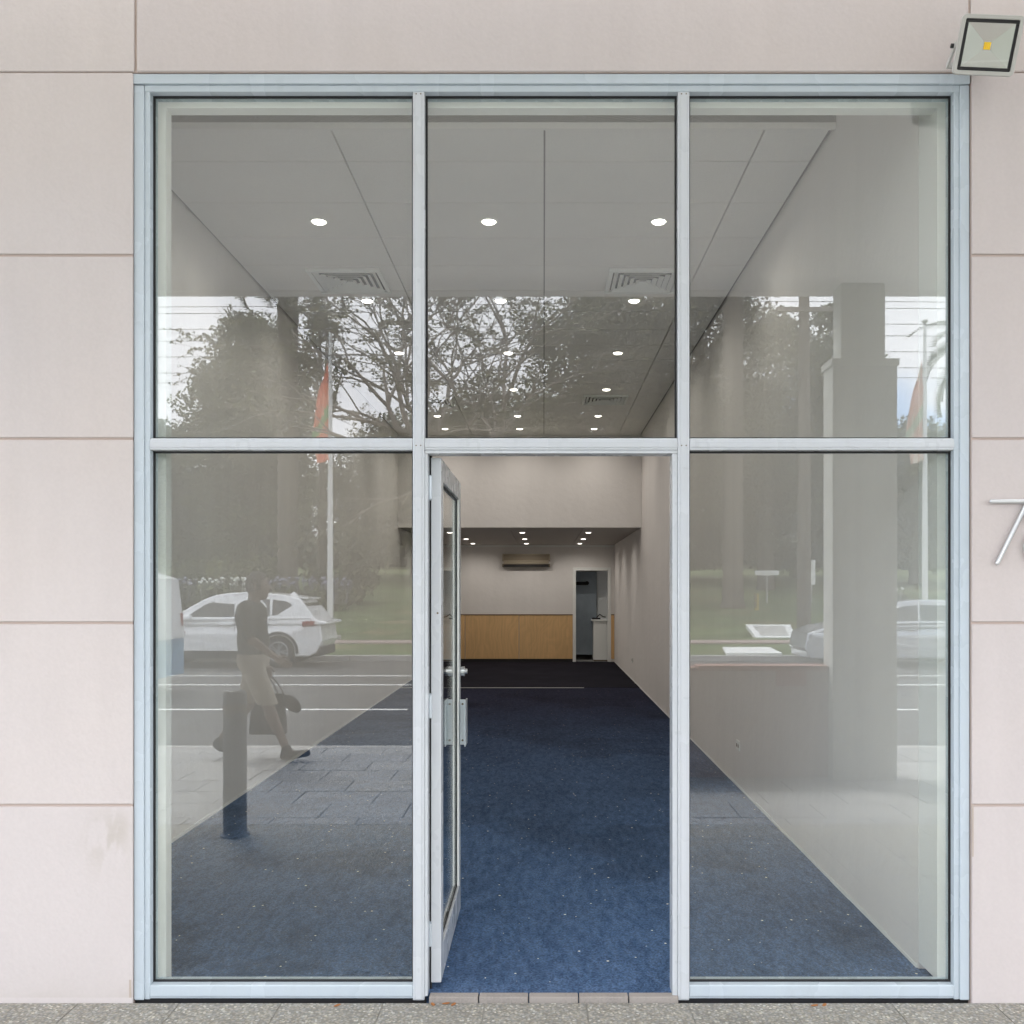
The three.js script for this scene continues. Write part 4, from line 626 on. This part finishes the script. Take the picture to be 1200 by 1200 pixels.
{ // slabs, signs and posts on the lawn
  const r = thing('verge_slab', 'white concrete slab set in the verge by the far kerb', 'slab', [0, 0, 0]);
  const quad = (pts, y0, y1) => { const s = new THREE.Shape(pts.map(([x, z]) => new THREE.Vector2(x, -z))); const g = new THREE.ExtrudeGeometry(s, { depth: y1 - y0, bevelEnabled: false }); g.rotateX(-Math.PI / 2); g.translate(0, y0, 0); return metres(g); };
  mesh('slab_top', quad([[4.55, 20.35], [5.95, 20.35], [6.25, 23.0], [4.95, 23.0]], -0.05, 0.03), M.white, r);
  const m = thing('lawn_panel', 'grey panel in a white surround set sloping on the lawn bank', 'slab', [7.8, 0.0, 28.5]); m.rotation.x = -0.165;
  mesh('surround', quad([[-0.72, 0], [0.62, 0], [0.95, 2.15], [-0.62, 2.15]], -0.1, 0.03), M.white, m); mesh('inset_panel', quad([[-0.48, 0.25], [0.46, 0.25], [0.66, 1.9], [-0.42, 1.9]], 0.03, 0.04), M.lampGrey, m);
  mesh('surround', quad([[7.0, 28.5], [8.6, 28.5], [8.9, 32.3], [6.9, 32.3]], -0.1, 0.16), M.white, m); mesh('inset_panel', quad([[7.25, 29.0], [8.42, 29.0], [8.6, 31.8], [7.2, 31.8]], 0.16, 0.175), M.lampGrey, m);
  const s = thing('white_sign', 'small white board on a thin post beyond the right palm trunk', 'sign', [11.0, gy(11, 44), 44]);
  mesh('board', rb(-0.6, 0.6, 1.35, 1.58, -0.03, 0.03, 0.01), M.white, s); mesh('post', bx(-0.03, 0.03, 0, 1.34, -0.03, 0.03), M.lampGrey, s);
  const y = thing('marker_post', 'short black and yellow marker post at the right palm foot', 'marker post', [9.5, gy(9.5, 39.5), 39.5]);
  mesh('post', rb(-0.09, 0.09, -0.1, 0.75, -0.09, 0.09, 0.01), std([0.5, 0.38, 0.06], 0.6), y); mesh('black_face', [rb(-0.12, 0.0, 0.1, 0.4, -0.10, -0.091, 0.003), rb(-0.12, 0.0, 0.45, 0.72, -0.10, -0.091, 0.003)], M.dark, y);
  const b = thing('banner_post', 'narrow white upright board near the park trees', 'sign', [13.2, gy(13.2, 44), 44]);
  mesh('board', rb(-0.18, 0.18, 0.9, 2.1, -0.03, 0.03, 0.01), M.white, b); mesh('post', bx(-0.03, 0.03, -0.1, 0.9, -0.03, 0.03), M.lampGrey, b);
  const n = thing('park_bench', 'pale park bench on the far lawn beside the left flagpole', 'bench', [-6.8, gy(-6.8, 56), 56]);
  for (let i = 0; i < 3; i++) mesh('seat_slat', rb(-0.9, 0.9, 0.44, 0.47, -0.25 + i * 0.16, -0.11 + i * 0.16, 0.005), M.paleBark, n); for (let i = 0; i < 2; i++) mesh('back_slat', rb(-0.9, 0.9, 0.6 + i * 0.16, 0.72 + i * 0.16, 0.26, 0.29, 0.005), M.paleBark, n);
  for (const x of [-0.75, 0.75]) mesh('leg', [rb(x - 0.03, x + 0.03, 0, 0.439, -0.22, 0.2, 0.005), rb(x - 0.03, x + 0.03, 0.471, 0.92, 0.2, 0.258, 0.005)], M.lampGrey, n);
}
// ---------------------------------------------------------------- trees and plants
function leaves(spots, n, size, tone, spread = 0.1) { // many small leaf sprays over spheres [x, y, z, r, squash]
  const pos = new Float32Array(n * 12), col = new Float32Array(n * 12), uv = new Float32Array(n * 8), idx = [], q = new THREE.Quaternion(), e = new THREE.Euler(), v = new THREE.Vector3();
  let cur = 0; const tot = spots.reduce((a, s) => a + s[3] * s[3], 0), cum = []; let acc = 0; for (const s of spots) cum.push(acc += s[3] * s[3] / tot);
  for (let i = 0; i < n; i++) {
    while (cur < spots.length - 1 && cum[cur] < i / n) cur++; const s = spots[cur];
    let x, y, z, l; do { x = rr(-1, 1); y = rr(-1, 1); z = rr(-1, 1); l = x * x + y * y + z * z; } while (l > 1 || l < 0.02);
    const rad = s[3] * Math.pow(rnd(), 0.35) / Math.sqrt(l), cx = s[0] + x * rad, cy = s[1] + y * rad * (s[4] ?? 0.75), cz = s[2] + z * rad;
    e.set(rr(-1, 1) + 1.57 * (rnd() < 0.5), rr(0, 6.28), rr(-0.8, 0.8)); q.setFromEuler(e);
    const a = size * rr(0.6, 1.3), b = a * rr(0.45, 0.8), t = s[5] ?? 1, w = t * (rnd() < 0.18 ? rr(1.3, 2.1) : rr(0.5, 1.2)), h = rr(-spread, spread);
    [[-a, 0, 0], [0, -b, 0.1 * a], [a, 0, 0], [0, b, 0.1 * a]].forEach((c, m) => { v.set(...c).applyQuaternion(q); pos.set([cx + v.x, cy + v.y, cz + v.z], i * 12 + m * 3); col.set([tone[0] * w * (1 + h), tone[1] * w, tone[2] * w * (1 - h)], i * 12 + m * 3); uv.set([m & 1, m >> 1], i * 8 + m * 2); });
    idx.push(i * 4, i * 4 + 1, i * 4 + 2, i * 4, i * 4 + 2, i * 4 + 3);
  }
  const g = new THREE.BufferGeometry(); g.setAttribute('position', new THREE.BufferAttribute(pos, 3)); g.setAttribute('color', new THREE.BufferAttribute(col, 3)); g.setAttribute('uv', new THREE.BufferAttribute(uv, 2)); g.setIndex(idx); g.computeVertexNormals(); return g;
}
// a broad tree: trunk, limbs to each clump, clumps of leaves over a lumpy crown
function broadTree(name, label, x, z, o) {
  const base = gy(x, z), t = thing(name, label, 'tree', [x, base, z], o.group), spots = [], limbs = [];
  const fork = new THREE.Vector3(rr(-0.3, 0.3), o.trunk, rr(-0.3, 0.3));
  limbs.push(tube([[0, -0.3, 0], [0.05, 0.5, 0], [fork.x * 0.6, o.trunk * 0.6, fork.z * 0.6], fork.toArray()], o.r * 1.25, o.r * 0.75, 10));
  for (let i = 0; i < o.clumps; i++) {
    let a = rr(0, 6.283), h = Math.pow(rnd(), 0.8), ring = Math.sqrt(1 - Math.pow(h * 2 - 1, 2)) * Math.sqrt(rr(0.25, 1));
    if (o.flat) { ring = Math.sqrt(rnd()); h = 0.5 + 0.5 * (1 - ring * ring) * rr(0.6, 1) - (rnd() < 0.3 ? 0.3 : 0); }
    const cx = Math.cos(a) * ring * o.rad, cz = Math.sin(a) * ring * o.rad, cy = mix(o.y0, o.y1, h), cr = rr(0.6, 1.25) * o.clump;
    spots.push([cx, cy, cz, cr, 0.7, rr(0.55, 1.35)]);
    if (i % 4 === 0 && o.clumps > 50) spots.push([cx * 0.45, mix(o.y0, o.y1, 0.15 + 0.65 * h), cz * 0.45, o.clump * 1.5, 0.8, rr(0.5, 0.9)]);
    if (i < 22) { const m = new THREE.Vector3(cx, cy, cz), k = fork.clone().lerp(m, 0.5); k.y += rr(-0.4, 0.7); limbs.push(tube([fork.toArray(), k.toArray(), m.toArray()], o.r * rr(0.3, 0.5), 0.035, 6)); }
  }
  mesh('trunk', limbs, o.bark ?? M.bark, t); mesh('crown', leaves(spots, o.n, o.leaf, o.tone), o.thin ?? M.leaf, t);
}
const DG = [0.075, 0.088, 0.040], MG = [0.102, 0.116, 0.050], OL = [0.118, 0.118, 0.056];
broadTree('leafy_tree', 'large dense leafy tree behind the left palm trunk', -16.7, 52, { trunk: 4, r: 0.5, rad: 4.0, y0: 2.2, y1: 15.2, clump: 1.25, clumps: 110, n: 52000, leaf: 0.128, tone: MG });
broadTree('leafy_tree', 'lower rounded tree at the far left behind the shrubs', -25.5, 58, { trunk: 3, r: 0.4, rad: 5.5, y0: 1.5, y1: 9.6, clump: 1.7, clumps: 75, n: 31590, leaf: 0.138, tone: DG });
broadTree('gum_tree', 'thin topped tree rising just left of the left palm trunk', -14.2, 58, { trunk: 8, r: 0.25, rad: 1.5, y0: 11, y1: 17.0, clump: 0.7, clumps: 17, n: 1300, leaf: 0.16, tone: OL });
broadTree('fig_tree', 'huge dark fig tree filling the right half of the middle pane', 5.2, 46, { trunk: 4, r: 1.0, rad: 7.0, y0: 4.2, y1: 16.6, clump: 1.7, clumps: 150, n: 78975, leaf: 0.118, tone: OL });
broadTree('fig_tree', 'dark spreading tree behind the middle of the lawn', -1.5, 60, { trunk: 4, r: 0.8, rad: 7.5, y0: 3.0, y1: 12.0, clump: 1.8, clumps: 112, n: 47385, leaf: 0.133, tone: DG });
broadTree('leafy_tree', 'round topped tree right of the right palm trunk', 13.2, 54, { trunk: 5, r: 0.5, rad: 4.6, y0: 3.0, y1: 15.7, clump: 1.4, clumps: 87, n: 39487, leaf: 0.123, tone: OL });
broadTree('leafy_tree', 'tall loose tree between power pole and canopy pier', 16.8, 52, { trunk: 5, r: 0.4, rad: 2.3, y0: 4.5, y1: 16.2, clump: 1.0, clumps: 55, n: 15795, leaf: 0.123, tone: MG });
broadTree('leafy_tree', 'low spreading tree at the far right beyond the flagpole', 24.5, 60, { trunk: 3, r: 0.5, rad: 6.5, y0: 1.5, y1: 9.8, clump: 1.7, clumps: 75, n: 31590, leaf: 0.133, tone: MG });
broadTree('leafy_tree', 'dark tree low behind the left flagpole', -9.0, 66, { trunk: 3, r: 0.6, rad: 7.0, y0: 1.2, y1: 11.5, clump: 1.9, clumps: 87, n: 36855, leaf: 0.138, tone: DG });
broadTree('leafy_tree', 'dark tree low behind the right palm trunk', 9.8, 66, { trunk: 3, r: 0.6, rad: 7.0, y0: 1.5, y1: 12.0, clump: 1.9, clumps: 87, n: 36855, leaf: 0.138, tone: DG });
broadTree('leafy_tree', 'dark tree low behind the power pole', 19.0, 68, { trunk: 3, r: 0.6, rad: 7.0, y0: 1.0, y1: 11.0, clump: 1.9, clumps: 75, n: 31590, leaf: 0.138, tone: DG });
{ // far wood that reads as one mass
  const spots = []; for (let i = 0; i < 150; i++) { const x = rr(-80, 80), z = rr(84, 100); spots.push([x, gy(x, z) + rr(0.5, 8.0), z, rr(2.0, 3.4), 0.8, rr(0.6, 1.2)]); }
  for (let i = 0; i < 130; i++) { const x = -80 + i * 1.24, z = rr(80, 86); spots.push([x, gy(x, z) + rr(0.2, 2.6), z, rr(1.6, 2.4), 0.8, rr(0.6, 1.1)]); }
  for (let i = 0; i < 62; i++) for (const h of [1.5, 4.2, 6.8]) { const x = -80 + i * 2.6 + rr(-0.6, 0.6), z = rr(88, 92); spots.push([x, gy(x, z) + h + rr(-0.5, 0.8), z, rr(2.0, 2.6), 0.8, rr(0.6, 1.1)]); }
  tag(mesh('distant_wood', leaves(spots, 130000, 0.36, DG), M.leafSolid), 'continuous dark wood closing the far side of the park', 'wood', null, 'stuff');
}
{ // the open, twiggy jacaranda in the middle of the panes
  const x = -2.6, z = 32, t = thing('jacaranda_tree', 'open branching tree with twisted bare limbs and sparse leaves', 'tree', [x, gy(x, z), z]), wood = [], spots = [];
  const grow = (p, dir, len, r, depth) => {
    const pts = [p.clone()], d = dir.clone(); let q = p.clone(); const n = 4;
    for (let i = 0; i < n; i++) { d.x += rr(-0.24, 0.24); d.z += rr(-0.24, 0.24); d.y += rr(-0.20, 0.16) + (depth > 3 ? 0.02 : 0.03); d.normalize(); q = q.clone().addScaledVector(d, len / n); pts.push(q); }
    wood.push(tube(pts, r, r * 0.62, depth > 3 ? 4 : 7));
    if (depth >= 6) { for (const s of pts.slice(1)) if (rnd() < 0.6) spots.push([s.x, s.y, s.z, rr(0.10, 0.24), 0.6, rr(0.7, 1.3)]); }
    if (depth >= 7) return;
    const kids = depth === 0 ? 6 : rnd() < 0.5 ? 3 : 2;
    for (let i = 0; i < kids; i++) { const a = rr(0, 6.283) + i * 6.283 / kids, s = depth === 0 ? rr(0.9, 1.5) : rr(0.45, 0.95); const nd = d.clone().add(new THREE.Vector3(Math.cos(a) * s, depth === 0 ? rr(-0.15, 0.25) : rr(-0.25, 0.25), Math.sin(a) * s)).normalize(); grow(q, nd, len * rr(0.70, 0.95), r * (kids > 2 ? 0.56 : 0.64), depth + 1); }
  };
  grow(new THREE.Vector3(0, -0.2, 0), new THREE.Vector3(0.05, 1, 0), 3.9, 0.36, 0);
  mesh('trunk', wood, M.paleBark, t); mesh('crown', leaves(spots, 26000, 0.075, OL), M.leaf, t);
}
function palm(x, z, label, h) {
  const t = thing('palm_tree', label, 'tree', [x, gy(x, z), z]), prof = [], n = 60;
  for (let i = 0; i <= n; i++) { const y = i / n * h; prof.push(new THREE.Vector2(0.46 + 0.16 * Math.exp(-y * 1.6) + (i % 2 ? 0.03 : -0.02) + rr(-0.012, 0.012), y - 0.2)); }
  mesh('trunk', new THREE.LatheGeometry(prof, 20), M.bark, t);
  const g = [];
  for (let k = 0; k < 34; k++) { // arching fronds of paired leaflets
    const a = k * 2.399, lift = mix(1.25, -0.5, k / 34), L = rr(3.4, 4.4), S = 12, pos = []; let px = 0.3, py = 0, el = lift;
    for (let i = 0; i < S; i++) { const nx = px + Math.cos(el) * L / S, ny = py + Math.sin(el) * L / S, w = 0.75 * Math.sin((i + 1) / (S + 1) * Math.PI) + 0.1; for (const s of [-1, 1]) for (let m = 0; m < 3; m++) { const f = m / 3, bx0 = mix(px, nx, f), by0 = mix(py, ny, f); pos.push(bx0, by0, 0, mix(px, nx, f + 0.28), mix(py, ny, f + 0.28), 0, bx0 + 0.25, by0 - 0.22 * w, s * w); } px = nx; py = ny; el -= 0.16; }
    const q = new THREE.BufferGeometry(), c = new Float32Array(pos.length), w = rr(0.7, 1.2); for (let i = 0; i < c.length; i += 3) c.set([0.055 * w, 0.075 * w, 0.03 * w], i);
    q.setAttribute('position', new THREE.Float32BufferAttribute(pos, 3)); q.setAttribute('color', new THREE.BufferAttribute(c, 3)); q.setAttribute('uv', new THREE.BufferAttribute(new Float32Array(pos.length / 3 * 2), 2)); q.computeVertexNormals(); q.rotateY(a); q.translate(0, h - 0.25, 0); g.push(q);
  }
  mesh('crown', g, M.leaf, t);
}
palm(-11.75, 40.8, 'palm trunk in front of the large dense tree at left', 17.0);
palm(8.7, 40.8, 'palm trunk right of the huge fig tree', 17.5);
palm(19.2, 36.5, 'palm with drooping fronds against the sky right of the canopy pier', 11.4);
function bush(name, label, x, z, w, h, tone, n, flower, group) {
  const b = thing(name, label, name === 'agapanthus' ? 'plant' : 'shrub', [x, gy(x, z) - 0.05, z], group), spots = [];
  for (let i = 0; i < 16; i++) spots.push([rr(-w, w), rr(0.25, 0.8) * h, rr(-w, w) * 0.7, rr(0.25, 0.42) * h, 0.8, rr(0.7, 1.3)]);
  mesh('foliage', leaves(spots, n, 0.12, tone), M.leafSolid, b);
  const st = []; for (let i = 0; i < 6; i++) st.push(tube([[rr(-0.1, 0.1), 0, rr(-0.1, 0.1)], [rr(-w, w) * 0.6, h * 0.5, rr(-0.3, 0.3)]], 0.03, 0.015, 5)); mesh('stems', st, M.paleBark, b);
  if (flower) { const fl = []; for (let i = 0; i < 18; i++) { const fx = rr(-w, w), fz = rr(-w, w * 0.3), fh = h * rr(1.0, 1.25); fl.push(new THREE.IcosahedronGeometry(rr(0.045, 0.085), 1).translate(fx, fh, fz), tube([[fx * 0.8, h * 0.3, fz], [fx, fh, fz]], 0.012, 0.01, 4).toNonIndexed()); } mesh('flower_heads', fl, flower, b); }
}
const WF = std([0.72, 0.72, 0.68], 0.8), BF = std([0.26, 0.26, 0.36], 0.8);
[-17.5, -16.0, -14.4, -13.0, -11.6, -10.2, -9.0].forEach((x, i) => bush('agapanthus', `clump of ${i === 2 || i === 3 ? 'white' : 'blue'} flowered agapanthus above the white car, ${['first', 'second', 'third', 'fourth', 'fifth', 'sixth', 'seventh'][i]} from the left`, x, 38.6 + (i % 3) * 0.4, 0.75, 1.15, MG, 900, i === 2 || i === 3 ? WF : BF, i === 2 || i === 3 ? 'white agapanthus' : 'blue agapanthus'));
bush('flowering_bush', 'rounded yellow green bush above the white flowered clumps', -14.0, 41.5, 1.6, 2.3, [0.11, 0.12, 0.035], 2200);
bush('flowering_bush', 'dark rounded bush left of the yellow green bush', -17.8, 41.8, 1.7, 2.2, MG, 2200);
bush('flowering_bush', 'dark rounded bush between left palm and flagpole', -9.6, 43.0, 1.6, 1.9, DG, 2200);
bush('flowering_bush', 'low bush with white flowers right of the canopy pier', 14.6, 38.5, 0.9, 0.9, [0.10, 0.12, 0.05], 900, WF);
renderer.render(scene, camera);
